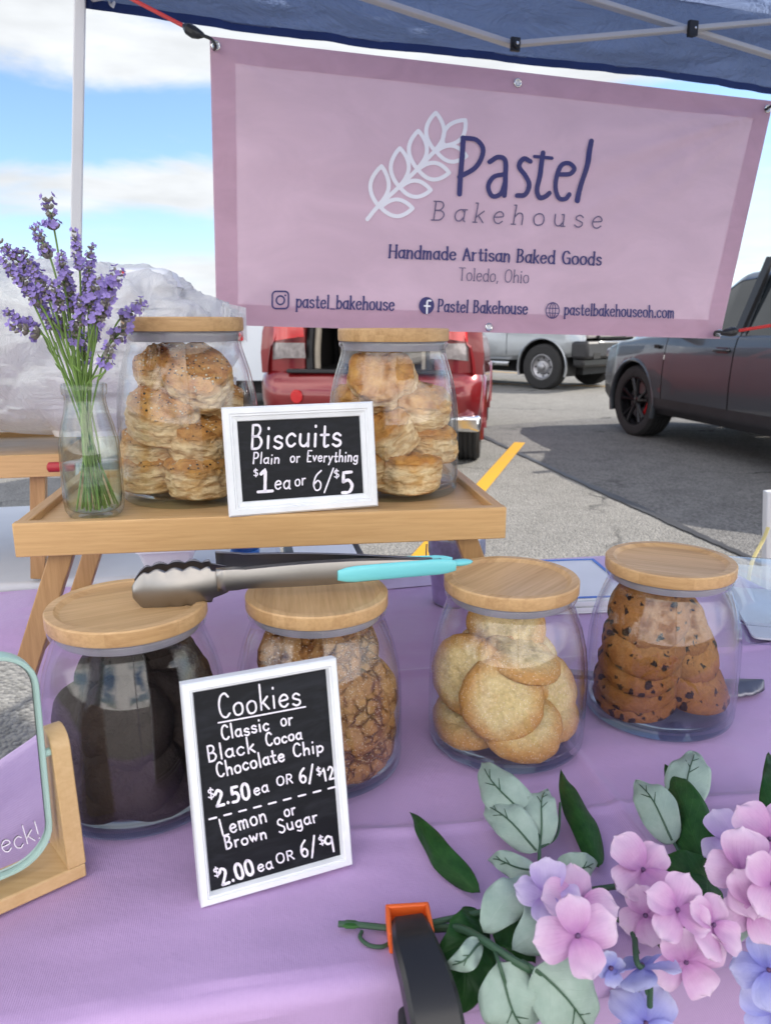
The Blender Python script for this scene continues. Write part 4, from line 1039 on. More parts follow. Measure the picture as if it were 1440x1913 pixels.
# ------------------------------------------------------------------ chalkboard signs
def board(label, loc, yaw, W_, H_, lean, roll, fw, lines, step=False):
    o = thing('chalkboard_sign', label, 'sign', loc)
    u = Vector((math.cos(yaw), math.sin(yaw), 0)); nb = Vector((-math.sin(yaw), math.cos(yaw), 0)); v = Vector((0,0,1))*math.cos(lean)+nb*math.sin(lean)
    u2 = u*math.cos(roll)+v*math.sin(roll); v2 = v*math.cos(roll)-u*math.sin(roll); n = v2.cross(u2).normalized()   # n points away from the camera
    if n.y < 0: n = -n
    b = Vector(loc)
    def Pt(a, c, d=0): return b+u2*a+v2*c+n*d
    th = .014
    mb = MB()
    # mitred frame with a stepped moulding
    prof = [(0, 0.003), (fw*.12, 0), (fw*.45, 0), (fw*.5, .0012), (fw*.62, .0012), (fw*.66, .0026), (fw*.95, .004), (fw, .007)] if step else [(0, .002), (fw*.15, 0), (fw*.62, 0), (fw*.72, .0015), (fw*.82, .0016), (fw, .006)]
    rings = []
    for t_, d in [(0, th)]+prof+[(fw, th)]:
        rings.append([Pt(t_, t_, d), Pt(W_-t_, t_, d), Pt(W_-t_, H_-t_, d), Pt(t_, H_-t_, d)])
    vs = [p for r_ in rings for p in r_]
    mb.add(vs, [(i*4+k, i*4+(k+1) % 4, (i+1)*4+(k+1) % 4, (i+1)*4+k) for i in range(len(rings)-1) for k in range(4)])
    obj('frame', mb, M['white_frame'], o, smooth=0, world=True)
    mb = MB(); mb.add([Pt(fw*.9, fw*.9, .0065), Pt(W_-fw*.9, fw*.9, .0065), Pt(W_-fw*.9, H_-fw*.9, .0065), Pt(fw*.9, H_-fw*.9, .0065)], [(0, 1, 2, 3)])
    mb.add([Pt(.003, .003, th-.001), Pt(W_-.003, .003, th-.001), Pt(W_-.003, H_-.003, th-.001), Pt(.003, H_-.003, th-.001)], [(3, 2, 1, 0)])
    obj('slate', mb, M['board'], o, smooth=0, world=True)
    mb = MB(); foot = Pt(W_/2, 0, 0)+nb*(H_*math.sin(lean)+.055); foot.z = b.z+.002
    mb.bar(Pt(W_/2, H_*.55, th+.002), foot, .035, .003); obj('easel_leg', mb, M['black_soft'], o, world=True)
    def S0(a, c): return Pt(a*W_, (1-c)*H_, .0065)
    def F(px, py):
        a, c = inv_surface(S0, px, py); return Pt(a*W_, (1-c)*H_, .0059)
    ink = Ink(F, False); sd = 3
    for ln in lines:
        if isinstance(ln[0], str):
            s_, p0, p1, cap, w = ln; sd += 1; ink.text(s_, p0, p1, cap, w*.84, 0, 0, .16, .08, .04, sd, .50)
        else: ink.ribbon(ln[0], ln[1])
    obj('hand_lettering', ink.mb, M['chalk'], o, smooth=0, world=True)
    return o
board('small landscape chalkboard in a white frame pricing biscuits, on the tray', (-.1805, .8637, .9795), .2618, .1784, .1268, .1396, .0136, .0170, [
    ('Biscuits', (468, 838), (637, 832), 46, 5.4), ('Plain', (472, 866), (522, 866), 20, 3.3), ('or', (542, 864), (560, 863), 21, 3.2), ('Everything', (573, 862), (668, 862), 21, 3.2),
    ('$', (474, 889), (482, 888), 11, 2.6), ('1', (484, 918), (502, 917), 41, 7), ([(482, 919), (509, 917)], 5.5), ('ea', (513, 914), (542, 913), 31, 3.6), ('or', (551, 908), (571, 906), 24, 3.2),
    ('6/', (583, 916), (620, 916), 38, 3.4), ('$', (624, 892), (633, 891), 13, 2.6), ('5', (637, 921), (659, 919), 38, 7)], True)
dash = [([(391+233*k/8.4-0*k, 1530-60*k/8.4), (391+233*k/8.4+13, 1530-60*k/8.4-3.4)], 3.4) for k in range(9)]
board('tall chalkboard in a white frame listing cookie prices, leaning on the lilac cloth', (-.1472, .5224, .7425), .4186, .1307, .1822, .2119, -.0101, .0090, [
    ('Cookies', (409, 1341), (562, 1315), 46, 4.3), ([(408, 1350), (490, 1335), (570, 1320)], 2.8),
    ('Classic', (415, 1383), (503, 1363), 26, 3.9), ('or', (525, 1357), (547, 1353), 26, 3.6), ('Black', (389, 1423), (477, 1403), 30, 4.0), ('Cocoa', (497, 1393), (564, 1380), 23, 3.9),
    ('Chocolate', (406, 1452), (532, 1420), 27, 4.0), ('Chip', (548, 1414), (604, 1404), 24, 4.0),
    ('$', (389, 1491), (400, 1489), 16, 3), ('2.50', (404, 1506), (468, 1490), 28, 6.4), ('ea', (475, 1485), (502, 1478), 24, 3.6), ('OR', (517, 1467), (547, 1462), 16, 3.2), ('6/', (560, 1464), (588, 1458), 28, 4.4), ('$', (592, 1448), (600, 1446), 13, 2.8), ('12', (604, 1459), (625, 1454), 23, 4.2),
    ('Lemon', (415, 1561), (499, 1533), 31, 3.9), ('or', (532, 1526), (553, 1520), 24, 3.5), ('Brown', (422, 1587), (499, 1565), 23, 3.9), ('Sugar', (521, 1556), (594, 1534), 25, 3.7),
    ('$', (401, 1638), (411, 1635), 15, 3), ('2.00', (415, 1654), (476, 1631), 28, 6.6), ('ea', (483, 1629), (510, 1620), 24, 3.6), ('OR', (517, 1613), (550, 1604), 17, 3.2), ('6/', (563, 1602), (593, 1594), 31, 4.4), ('$', (597, 1578), (606, 1575), 14, 2.8), ('9', (609, 1593), (626, 1588), 31, 4.6)]+dash)

# ------------------------------------------------------------------ lavender in a milk bottle
BX, BY = -.356, .918
bot = thing('milk_bottle', 'clear glass milk bottle half full of water on the tray corner', 'bottle', (BX, BY, TRF))
prof = [(0, .002), (.020, .001), (.026, 0), (.031, .003), (.0345, .010), (.0355, .025), (.0355, .07), (.0345, .090), (.030, .112), (.0255, .128), (.0235, .140), (.0235, .147), (.0258, .149), (.0262, .153), (.0262, .159), (.0250, .161)]
inn = [(.0225, .161), (.0212, .147), (.0212, .140), (.0232, .127), (.0277, .111), (.032, .089), (.033, .07), (.033, .025), (.031, .012), (.026, .008), (0, .007)]
mb = MB(); mb.lathe(prof+inn, 48); obj('bottle_body', mb, M['bottle_glass'], bot, smooth=60)
mb = MB(); mb.lathe([(0, .0075), (.0258, .0085), (.0305, .0125), (.0326, .025), (.0326, .066), (.0322, .0665), (0, .0655)], 40); obj('water', mb, M['water'], bot, smooth=60)
heads = []
def lav_head(seed, L):
    rg = random.Random(seed); mb = MB(); ns = int(L/.0055)
    for k in range(ns):
        z = .004+k*.0055+rg.uniform(-.001, .001); f = 1-.35*k/ns; nf = 7 if k < ns-2 else 4
        if k in (1,) and rg.random() < .5: continue
        a0 = rg.uniform(0, 6)
        for q in range(nf):
            a = a0+2*math.pi*q/nf+rg.uniform(-.3, .3); d = Vector((math.cos(a), math.sin(a), 0)); up = Vector((0,0,1))
            l = .0062*f*rg.uniform(.7, 1.2); dr = (d*.8+up*.75).normalized()
            b = Vector((0,0,z))+d*.0010; e = b+dr*l
            mb.tube([b, b.lerp(e, .5), e], [.0007, .0019*f, .0013*f], 5, 1, True)
            if rg.random() < .70:
                sd = d.cross(up); c = e+dr*.0008; s = .0034*f*rg.uniform(.7, 1.35)
                for w in range(4):
                    an = 2*math.pi*w/4+rg.uniform(-.4, .4); x = sd*math.cos(an)+(up*.8-d*.5)*math.sin(an); t = dr.cross(x).normalized()
                    p1 = c+x*s*1.1+dr*s*.5
                    mb.add([c-t*s*.25, c+t*s*.25, c+x*s*.7+t*s*.55+dr*s*.25, p1+t*s*.15, p1-t*s*.15, c+x*s*.7-t*s*.55+dr*s*.25], [(0, 1, 2, 3, 4, 5)], 0)
    me = bpy.data.meshes.new('flower_head'); me.from_pydata([tuple(p) for p in mb.v], [], mb.f); me.materials.append(M['lavender']); me.materials.append(M['calyx'])
    me.polygons.foreach_set('material_index', mb.m); me.update(); return me
HM = [(lav_head(k+2, L), L) for k, L in enumerate((.034, .042, .05, .038, .030))]
rg = random.Random(9)
tips = [((88, 366), (104, 440), 4), ((66, 425), (98, 492), 0), ((2, 452), (62, 520), 2), ((34, 462), (84, 540), 1), ((60, 500), (98, 566), 2), ((140, 432), (150, 510), 2), ((170, 462), (164, 545), 2), ((112, 468), (122, 540), 1),
        ((98, 520), (118, 585), 1), ((130, 520), (138, 590), 2), ((152, 545), (150, 615), 1), ((184, 512), (166, 585), 1), ((222, 508), (186, 566), 0), ((212, 548), (176, 610), 1), ((268, 566), (220, 602), 0), ((14, 584), (72, 612), 0), ((20, 608), (84, 628), 4),
        ((50, 520), (90, 590), 2), ((70, 560), (106, 620), 1), ((110, 580), (128, 640), 0), ((140, 600), (146, 650), 4), ((182, 590), (168, 650), 0), ((155, 640), (156, 690), 4), ((208, 640), (196, 695), 4), ((245, 600), (208, 640), 4), ((0, 480), (46, 535), 1), ((28, 510), (80, 575), 1), ((120, 500), (130, 570), 2), ((166, 500), (160, 575), 2), ((205, 530), (178, 590), 0)]
for k, (tp, bs, hk) in enumerate(tips):
    Yk = BY+rg.uniform(-.035, .035)+(-.01 if k % 3 else .02)
    T = PY(tp[0], tp[1], Yk+rg.uniform(-.02, .0)); Bq = PY(bs[0], bs[1], Yk)
    ax = (T-Bq).normalized(); me, L = HM[hk % 5]
    sc = min(1.5, max(.9, (T-Bq).length/L))
    an = rg.uniform(0, 6.28); rb = .027*math.sqrt(rg.random()); foot = Vector((BX+rb*math.cos(an), BY+rb*math.sin(an), TRF+.010))
    mx = max(-.018, min(.018, (Bq.x-BX)*.22)); neck = Vector((BX+mx+rg.uniform(-.004, .004), BY+max(-.018, min(.018, (Yk-BY)*.4+rg.uniform(-.008, .008))), TRF+.150))
    foot.x = BX-(neck.x-BX)*.9+rg.uniform(-.012, .012); foot.x = max(BX-.027, min(BX+.027, foot.x)); foot.y = max(BY-.02, min(BY+.02, foot.y))
    o = thing('lavender_stem', 'purple lavender stem with a spiky flower head in the milk bottle', 'lavender', tuple(foot), 0, 'lavender stems in the bottle')
    path = cat_rom([foot, foot.lerp(neck, .5)+Vector((rg.uniform(-.003, .003), rg.uniform(-.003, .003), 0)), neck, neck.lerp(Bq, .55)+Vector((rg.uniform(-.004, .004), 0, .004)), Bq, Bq+ax*L*sc*.6], 6)
    mb = MB(); mb.tube(path, .0012, 6); obj('stem', mb, M['stem_lav'], o, world=True)
    h = bpy.data.objects.new('flower_head', me); COL.objects.link(h); h.parent = o
    h.location = Bq-foot; h.rotation_euler = (ax.to_track_quat('Z', 'Y') @ Quaternion((0,0,1), rg.uniform(0, 6))).to_euler(); h.scale = (sc*rg.uniform(.85, 1.08),)*2+(sc,)
    for q in range(2):
        if rg.random() < .5:
            tt = rg.uniform(.30, .8); p = neck.lerp(Bq, tt)
            mb = MB(); dv = Vector((rg.uniform(-1, 1), rg.uniform(-1, .2), rg.uniform(.6, 1.4))).normalized()
            mb.tube([p, p+dv*.006, p+dv*.014], [.0006, .0016, .0004], 5); obj('leaf', mb, M['stem_lav'], o, world=True)

# ------------------------------------------------------------------ steel tongs lying across the lids
tg0 = PZ(252, 1112, .945); tg1 = PZ(858, 1056, .952)
tdir = (tg1-tg0).normalized(); tsd = Vector((-tdir.y, tdir.x, 0)).normalized(); tup = tdir.cross(tsd)*1.0
if tup.z < 0: tup = -tup
tl = (tg1-tg0).length
to = thing('tongs', 'steel kitchen tongs with turquoise grips lying across the jar lids', 'tongs', tuple(tg0))
def TG(x, y, z): return tg0+tdir*x+tsd*y+tup*z
def tong_arm(sy, mat, grip, lift):
    # channel arm: from the head neck to the hinge
    mb = MB(); rows = []
    n = 24
    for k in range(n+1):
        f = k/n; x = .078+(tl-.03-.078)*f
        y = sy*(.018*(1-f)**1.2+.004); hh = .0085+.0035*math.sin(math.pi*min(1, f*1.05)) if f > .12 else .011-.002*f
        z0 = lift*(1-f)+.002
        rows.append([TG(x, y-sy*.006, z0-hh), TG(x, y, z0-hh*.92), TG(x, y+sy*.0015, z0-hh*.4), TG(x, y+sy*.0015, z0+hh*.4), TG(x, y, z0+hh*.92), TG(x, y-sy*.006, z0+hh)])
    vs = [p for r_ in rows for p in r_]; mb.add(vs, [(i*6+k, i*6+k+1, (i+1)*6+k+1, (i+1)*6+k) for i in range(n) for k in range(5)])
    arm = obj('arm', mb, mat, to, world=True, solid=.0012, smooth=60)
    # scalloped head
    mb = MB(); nu, nv = 60, 14
    def hd(u, v):
        x = .088*u; t = v*2-1
        w = .0105+.0135*math.sin(math.pi*min(1, (1-u)*.62+.30)) if True else 0
        w = .0195*math.sin(math.pi*(.5+.5*max(0, (u-.35)/.65)**1.5*.62))*(min(1, (u+.02)/.16)**.55)
        w *= .88; sc_ = .0036*abs(math.sin(u*math.pi*5.5))*(1 if u < .82 else 0)*min(1, .3+u*3)
        bul = .0065*(1-t*t)*(.4+.6*math.sin(math.pi*min(1, u*1.1)))
        y = sy*(.016-.006*(1-u)**2+bul*.9+.002); z = t*w+math.copysign(abs(t)**5, t)*sc_+(lift*(.6+.3*u)-.004 if sy < 0 else .002)
        return TG(x, y, z+.004)
    mb.grid(hd, nu, 20); obj('scalloped_head', mb, mat, arm, world=True, solid=.001, smooth=70)
    if grip:
        mb = MB(); path = [TG(.195+.125*k/14, sy*(.018*max(0.0, 1-(.195+.125*k/14-.078)/(tl-.108))**1.2+.0065), .002+lift*.3*(1-k/14)) for k in range(15)]
        rr_ = [.0085*math.sin(math.pi*min(1, max(0.0, .12+.5*k/3)))**.5 if k < 3 else (.0085 if k < 12 else .0085*math.sqrt(max(0.05, 1-((k-11.5)/3.2)**2))) for k in range(15)]
        mb.tube(path, rr_, 12, flat=1.0, flatdir=tup); 
        cen = path
        # flatten the grip against the arm
        nrm = tsd; 
        for i in range(len(mb.v)):
            c = path[i//12]; dlt = mb.v[i]-c; mb.v[i] = c+dlt-nrm*dlt.dot(nrm)*.70
        obj('grip', mb, M['teal'], arm, world=True, smooth=60)
tong_arm(-1, M['steel'], True, .012); tong_arm(1, M['steel_dark'], True, .018)  # far arm's darker steel carries its dark reflection in the colour
mb = MB(); mb.tube([TG(tl-.038, -.008, .002), TG(tl-.038, .008, .002)], .004, 12); mb.box(TG(tl-.030, 0, .002), (.022, .012, .012), 0, Matrix((tdir, tsd, tup)).transposed().to_3x3()); obj('hinge', mb, M['steel_dark'], to, world=True)
mb = MB(); mb.tube([TG(tl-.022, 0, .003), TG(tl+.002, 0, .003)], .0016, 8); obj('pull_rod', mb, M['steel'], to, world=True)
mb = MB(); pp = [TG(tl-.012+.026*k/8, 0, .003) for k in range(9)]; mb.tube(pp, [.006*math.sqrt(max(.03, 1-((k-4)/4.2)**2)) for k in range(9)], 12, flat=.6, flatdir=tup); obj('hanger_tab', mb, M['teal'], to, world=True, smooth=70)

# ------------------------------------------------------------------ mirror on a wooden stand
mp0 = PZ(158, 1640, TZ+.002); mb_dir = (PZ(0, 1712, TZ+.002)-mp0).normalized(); mn_ = Vector((-mb_dir.y, mb_dir.x, 0))
if mn_.y > 0: mn_ = -mn_
def zat(p, py):
    lo, hi = .5, 1.3
    for _ in range(40):
        m_ = (lo+hi)/2
        if PR((p.x, p.y, m_))[1] > py: lo = m_
        else: hi = m_
    return lo
mo = thing('table_mirror', 'small mirror in a mint frame swinging on a pale wooden stand', 'mirror', tuple(mp0))
MWd = .215
# base plate, two posts
mb = MB(); bc = mp0+mb_dir*(MWd/2+.0055)-mn_*.024; rm = Matrix((mb_dir, mn_, Vector((0,0,1)))).transposed().to_3x3()
mb.box(bc+Vector((0,0,.007)), (MWd+.016, .048, .013), 0, rm); obj('base', mb, M['oak'], mo, world=True, bevel=.0015)
ztop = zat(mp0-mn_*.02, 1362)
for e in (0, 1):
    c = mp0+mb_dir*(.0045 if e == 0 else MWd+.006)-mn_*.024
    mb = MB(); prof = [(-.024, .0135), (.024, .0135), (.020, (ztop-TZ)*.55), (.0165, (ztop-TZ)-.014)]+[(.0165*math.cos(a), (ztop-TZ)-.014+.0155*math.sin(a)) for a in [math.pi*k/8 for k in range(1, 8)]]+[(-.0165, (ztop-TZ)-.014), (-.020, (ztop-TZ)*.55)]
    n = len(prof); vs = [c+mn_*a+Vector((0,0,z))+mb_dir*s for s in (-.0075, .0075) for a, z in prof]
    mb.add(vs, [tuple(range(n))[::-1], tuple(range(n, 2*n))]+[(k, (k+1) % n, n+(k+1) % n, n+k) for k in range(n)])
    obj('post', mb, M['oak'], mo, world=True, bevel=.001)
mr = mp0+mb_dir*.0165-mn_*.022
zb, zt = zat(mr+mb_dir*.03, 1622), zat(mr+mb_dir*.05, 1222)
mh = zt-zb; tiltv = (Vector((0,0,1))*math.cos(R(4))+mn_*math.sin(R(4))); mw2 = MWd-.028
def MP(a, c, d=0): return Vector((mr.x, mr.y, zb))+mb_dir*a+tiltv*c+mn_*(d+.002)
def rpath(inset, rad, k=8):
    P = []
    for sx, sy, a0 in ((1, 1, 0), (0, 1, 90), (0, 0, 180), (1, 0, 270)):
        cx = (mw2-inset-rad) if sx else inset+rad; cz = (mh-inset-rad) if sy else inset+rad
        for q in range(k+1):
            a = R(a0+90*q/k); P.append((cx+rad*math.cos(a), cz+rad*math.sin(a)))
    return P
ro, ri = rpath(0, .034), rpath(.0042, .0305); n = len(ro)
mb = MB()
lay = [(ro, -.006), (ro, .005), (rpath(.0008, .033), .0062), (rpath(.0034, .031), .0062), (ri, .0045), (ri, -.002)]
vs = [MP(a, c, d) for L, d in lay for a, c in L]
mb.add(vs, [(i*n+k, i*n+(k+1) % n, (i+1)*n+(k+1) % n, (i+1)*n+k) for i in range(len(lay)-1) for k in range(n)]); obj('mint_frame', mb, M['mint'], mo, world=True, smooth=40)
mb = MB(); mb.add([MP(a, c, .002) for a, c in rpath(.005, .029)], [tuple(range(n))]); mir = obj('mirror_glass', mb, M['mirror'], mo, world=True, smooth=0)
mb = MB(); mb.add([MP(a, c, -.0055) for a, c in rpath(.001, .033)], [tuple(range(n))[::-1]]); obj('back_panel', mb, M['white_plastic'], mo, world=True, smooth=0)
for e in (0, mw2): 
    mb = MB(); mb.tube([MP(e, mh*.50, 0)+mb_dir*(-.008 if e == 0 else .008), MP(e, mh*.5, 0)], .0035, 10); obj('pivot', mb, M['mint'], mo, world=True)
def MS(u, v): return MP(mw2*(1-u), mh*(1-v), .002)
def MF(px, py):
    u, v = inv_surface(MS, px, py, .8, .8); return MP(mw2*(1-u), mh*(1-v), .0026)
ink = Ink(MF); ink.text('check!', (-38, 1612), (78, 1566), 34, 2.0, 0, 0, .1, .1, .04, 5); obj('lettering', ink.mb, M['chalk'], mo, world=True, smooth=0)

# ------------------------------------------------------------------ artificial flower garland clamped along the front edge
def GP(px, py, lift=0.0):
    p = PZ(px, py, TZ+lift)
    if p.y < front_y(p.x)-.012-lift*.4:
        nrm = -TE2; o = TO+nrm*(RAD+.012+lift*.7); c = Vector((0, 0, CAMZ)); d = ray(px, py)
        t = (o-c).dot(nrm)/d.dot(nrm); q = c+d*t
        if q.z < TZ+lift: p = q
    return p
gar = thing('flower_garland', 'artificial hydrangea garland with pale and dark green leaves along the front table edge', 'garland', tuple(PZ(1000, 1720, TZ)))
camv = Vector((0, 0, CAMZ))
def leaf(b, tp, wpx, mat, lb=.015, lt=.025, fold=.18, bend=.010, rib=True, twist=0.0, seed=0):
    P0, P1 = GP(*b, lb), GP(*tp, lt); L = (P1-P0).length; ax = (P1-P0).normalized()
    dep = (P0-camv).length; hw = wpx/2/FPX*dep
    view = (camv-(P0+P1)/2).normalized(); sd = ax.cross(view).normalized(); nm = sd.cross(ax).normalized()
    q = Quaternion(ax, twist); sd = q @ sd; nm = q @ nm
    mb = MB(); rg = random.Random(seed)
    def fn(u, v):
        t = v; w = hw*(math.sin(math.pi*min(1, t**.80))**.78)*(1-.25*t) if 0 < t < 1 else 0
        w *= 1.12
        s = u*2-1
        rip = .0022*math.sin(t*17+seed)*abs(s)**2+.0008*fbm(Vector((s*2, t*4, seed)), 2)
        return P0+ax*(L*t)+sd*(s*w+.004*math.sin(t*2.6+seed)*(1 if seed % 2 else -1)*math.sin(math.pi*t))+nm*(bend*math.sin(math.pi*t)*1.2-fold*abs(s)**1.4*w+rip)
    mb.grid(fn, 12, 22)
    lf = obj('leaf', mb, M[mat], gar, world=True, smooth=80, solid=.0005)
    if rib:
        mb = MB(); path = [fn(.5, .02+.80*k/10)+nm*.0008 for k in range(11)]
        mb.tube(path, [.0010*(1-.6*k/10) for k in range(11)], 6)
        for t0, s in ((.42, 1), (.5, -1), (.62, 1)):
            a = fn(.5, t0)+nm*.0008; e = fn(.5+s*.19, t0+.13)+nm*.0008; mb.tube([a, e], [.0006, .0003], 5)
        obj('midrib', mb, M['stem_green'], lf, world=True)
    return lf
PL = [((1000, 1545), (899, 1424), 74, .03, .035), ((1005, 1593), (905, 1500), 62, .022, .02), ((1003, 1625), (911, 1607), 40, .018, .012), ((1008, 1582), (1022, 1476), 58, .022, .035), ((1040, 1616), (1114, 1612), 50, .022, .022),
      ((905, 1739), (980, 1640), 66, .028, .03), ((900, 1760), (828, 1806), 38, .025, .014), ((930, 1795), (985, 1928), 96, .03, .03), ((996, 1806), (1108, 1926), 108, .032, .028), ((1040, 1700), (955, 1775), 92, .018, .022),
      ((1257, 1575), (1188, 1459), 66, .018, .03), ((1280, 1522), (1294, 1404), 72, .02, .03), ((1338, 1572), (1314, 1536), 30, .015, .02), ((1404, 1726), (1376, 1762), 32, .01, .012), ((1404, 1724), (1434, 1756), 36, .01, .012)]
for k, (b, tp, w, l0, l1) in enumerate(PL): leaf(b, tp, w, 'leaf_pale', l0, l1, .24, .013, k not in (5, 9, 13, 14), 0, k)
DL = [((897, 1668), (765, 1517), 46, .012, .010, .5), ((1118, 1622), (1047, 1438), 46, .012, .02, .7), ((1318, 1625), (1243, 1430), 70, .018, .03, .35), ((1330, 1642), (1226, 1612), 70, .012, .014, .2), ((1322, 1640), (1290, 1722), 66, .010, .010, .3), ((1442, 1548), (1434, 1405), 46, .02, .03, .3), ((906, 1716), (822, 1780), 84, .010, .008, .35), ((890, 1748), (858, 1894), 92, .014, .012, .3), ((940, 1712), (1000, 1800), 60, .006, .006, .2), ((1240, 1720), (1262, 1800), 50, .006, .006, .2)]
for k, (b, tp, w, l0, l1, fo) in enumerate(DL): leaf(b, tp, w, 'leaf_dark', l0, l1, fo, .009, False, .25 if k % 2 else -.2, 20+k)
def stem(pts, r=.0022, lift=.012, name='stem'):
    mb = MB(); mb.tube(cat_rom([GP(x, y, lift+(l if l else 0)) for x, y, l in pts], 7), r, 8); return obj(name, mb, M['stem_green'], gar, world=True)
stem([(632, 1726, -.006), (672, 1728, -.006), (735, 1733, -.004), (800, 1725, 0), (900, 1704, .006), (985, 1690, .004), (1120, 1660, 0), (1300, 1640, 0), (1450, 1600, 0)], .0024)
stem([(676, 1740, -.008), (673, 1752, -.008), (690, 1766, -.008), (716, 1768, -.008), (732, 1755, -.008), (730, 1738, -.008), (700, 1730, -.008)], .0016)
stem([(740, 1737, -.006), (805, 1735, -.004), (860, 1735, .008), (905, 1758, .016), (960, 1795, .018), (1010, 1820, .016), (1080, 1850, .012)], .003)
stem([(1003, 1650, .006), (1007, 1600, .01), (1003, 1545, .018), (985, 1485, .02), (955, 1448, .02)], .0016); stem([(1007, 1585, .01), (1040, 1560, .012), (1046, 1500, .018)], .0012)
stem([(1266, 1610, 0), (1264, 1585, .004), (1240, 1550, .008), (1205, 1500, .012)], .0013); stem([(1266, 1600, 0), (1280, 1540, .008), (1285, 1450, .012)], .0012)
stem([(1020, 1700, .008), (1090, 1690, .004), (1170, 1730, 0), (1190, 1780, 0)], .0018); stem([(1185, 1750, 0), (1190, 1800, .01), (1212, 1818, .012), (1213, 1880, .012)], .0022); stem([(1200, 1822, .012), (1190, 1850, .012)], .0018)
stem([(920, 1765, .010), (932, 1800, .02), (950, 1860, .022)], .0014); stem([(975, 1795, .012), (1000, 1812, .022), (1040, 1850, .022)], .0014)
mb = MB(); q0, q1 = GP(634, 1726, .006), GP(676, 1728, .006); mb.tube([q0, q0.lerp(q1, .3), q0.lerp(q1, .7), q1], [.0006, .0042, .0042, .0015], 8, flat=.5, flatdir=(0,0,1)); obj('bud', mb, M['leaf_dark'], gar, world=True)
def floret(px, py, rpx, mat, lift=.035, face=(0, -.55, .8), spin=0, cup=.35, seed=0):
    c = GP(px, py, lift); r = .95*rpx/FPX*(c-camv).length; n = Vector(face).normalized(); rot = n.to_track_quat('Z', 'Y') @ Quaternion((0,0,1), spin)
    rg = random.Random(seed+int(px)); mb = MB()
    for k in range(4):
        a0 = math.pi/2*k+rg.uniform(-.14, .14); rk = r*rg.uniform(.88, 1.12); tl_ = rg.uniform(-.15, .25); wd = rg.uniform(.74, .90); hz = .0009*(k % 2)
        def fn(u, v):
            s = u*2-1; t = v
            w = rk*wd*(math.sin(math.pi*min(1.0, .06+.64*t**.9))**.75)*(1-.05*t)
            if t > .72: w *= math.sqrt(max(0.004, 1-((t-.72)/.284)**2.2))
            x = rk*(.05+.97*t-.05*s*s*t); y = s*w*.62
            rk_ = rk
            y += rk*.035*mn.noise(Vector((t*4, s*1.5, seed*2+k)))*t; x += rk*.05*mn.noise(Vector((s*2.5, 4, seed*2+k)))*t
            z = cup*rk*(.55*t*t+.12*t)-tl_*rk*.3*t*t+rk*.12*abs(s)**2*math.sin(math.pi*t)*(1 if k % 2 else -.6)+rk*.09*mn.noise(Vector((s*1.9, t*2.3, seed+k*3)))+hz-rk*.16*max(0, t-.75)**1.0
            p = Vector((x*math.cos(a0)-y*math.sin(a0), x*math.sin(a0)+y*math.cos(a0), z))
            return c+rot @ p
        mb.grid(fn, 10, 12)
    f = obj('flower', mb, M[mat], gar, world=True, smooth=80)
    mb = MB(); mb.lathe([(0, .0030), (.0012, .0026), (.0019, .0012), (.0018, 0), (.0009, -.004)], 10, fn=lambda p: c+rot @ p); obj('flower_centre', mb, M['petal_centre'], f, world=True)
    mb = MB(); mb.tube([c-n*.001, c-n*.014+Vector((0, .004, -.010)), GP(px+rg.uniform(-12, 12), py+14, .006)], [.0011, .001, .0012], 6); obj('flower_stalk', mb, M['stem_green'], f, world=True)
F_ = [(1025, 1672, 62, 'petal_lilac', .050, (-.25, -.35, .9), .35, .3), (1085, 1690, 66, 'petal_pink', .046, (.25, -.35, .9), .95, .15), (1078, 1748, 68, 'petal_pink', .056, (.05, -.75, .65), .2, .12),
      (1200, 1625, 62, 'petal_pink', .045, (.05, -.55, .8), .55, .12), (1205, 1710, 50, 'petal_pink', .024, (-.25, -.75, .5), .4, .2), (1264, 1700, 60, 'petal_pink', .046, (.1, -.6, .8), .85, .12), (1330, 1728, 58, 'petal_pink', .036, (.45, -.6, .7), .5, .2), (1280, 1796, 62, 'petal_pink', .030, (.0, -.95, .25), .5, .2),
      (1436, 1568, 64, 'petal_pink', .060, (.0, -.6, .8), .6, .12), (1390, 1630, 66, 'petal_pink', .050, (-.2, -.7, .7), .15, .15), (1366, 1572, 52, 'petal_lilac', .036, (-.4, -.4, .8), .9, .2), (1442, 1650, 60, 'petal_pink', .054, (.1, -.75, .6), .75, .15), (1408, 1690, 58, 'petal_pink', .036, (-.15, -.85, .5), .4, .2),
      (1200, 1806, 60, 'petal_blue', .022, (-.25, .35, .75), .45, -.2), (1205, 1912, 66, 'petal_blue', .026, (0, -.6, .75), .75, -.25), (1436, 1812, 54, 'petal_blue', .022, (-.5, -.6, .6), .4, .2), (1445, 1890, 56, 'petal_blue', .02, (-.3, -.8, .4), .9, .2), (1140, 1808, 26, 'petal_blue', .012, (0, -.8, .5), .2, .2)]
for k, f in enumerate(F_): floret(*f, seed=k)

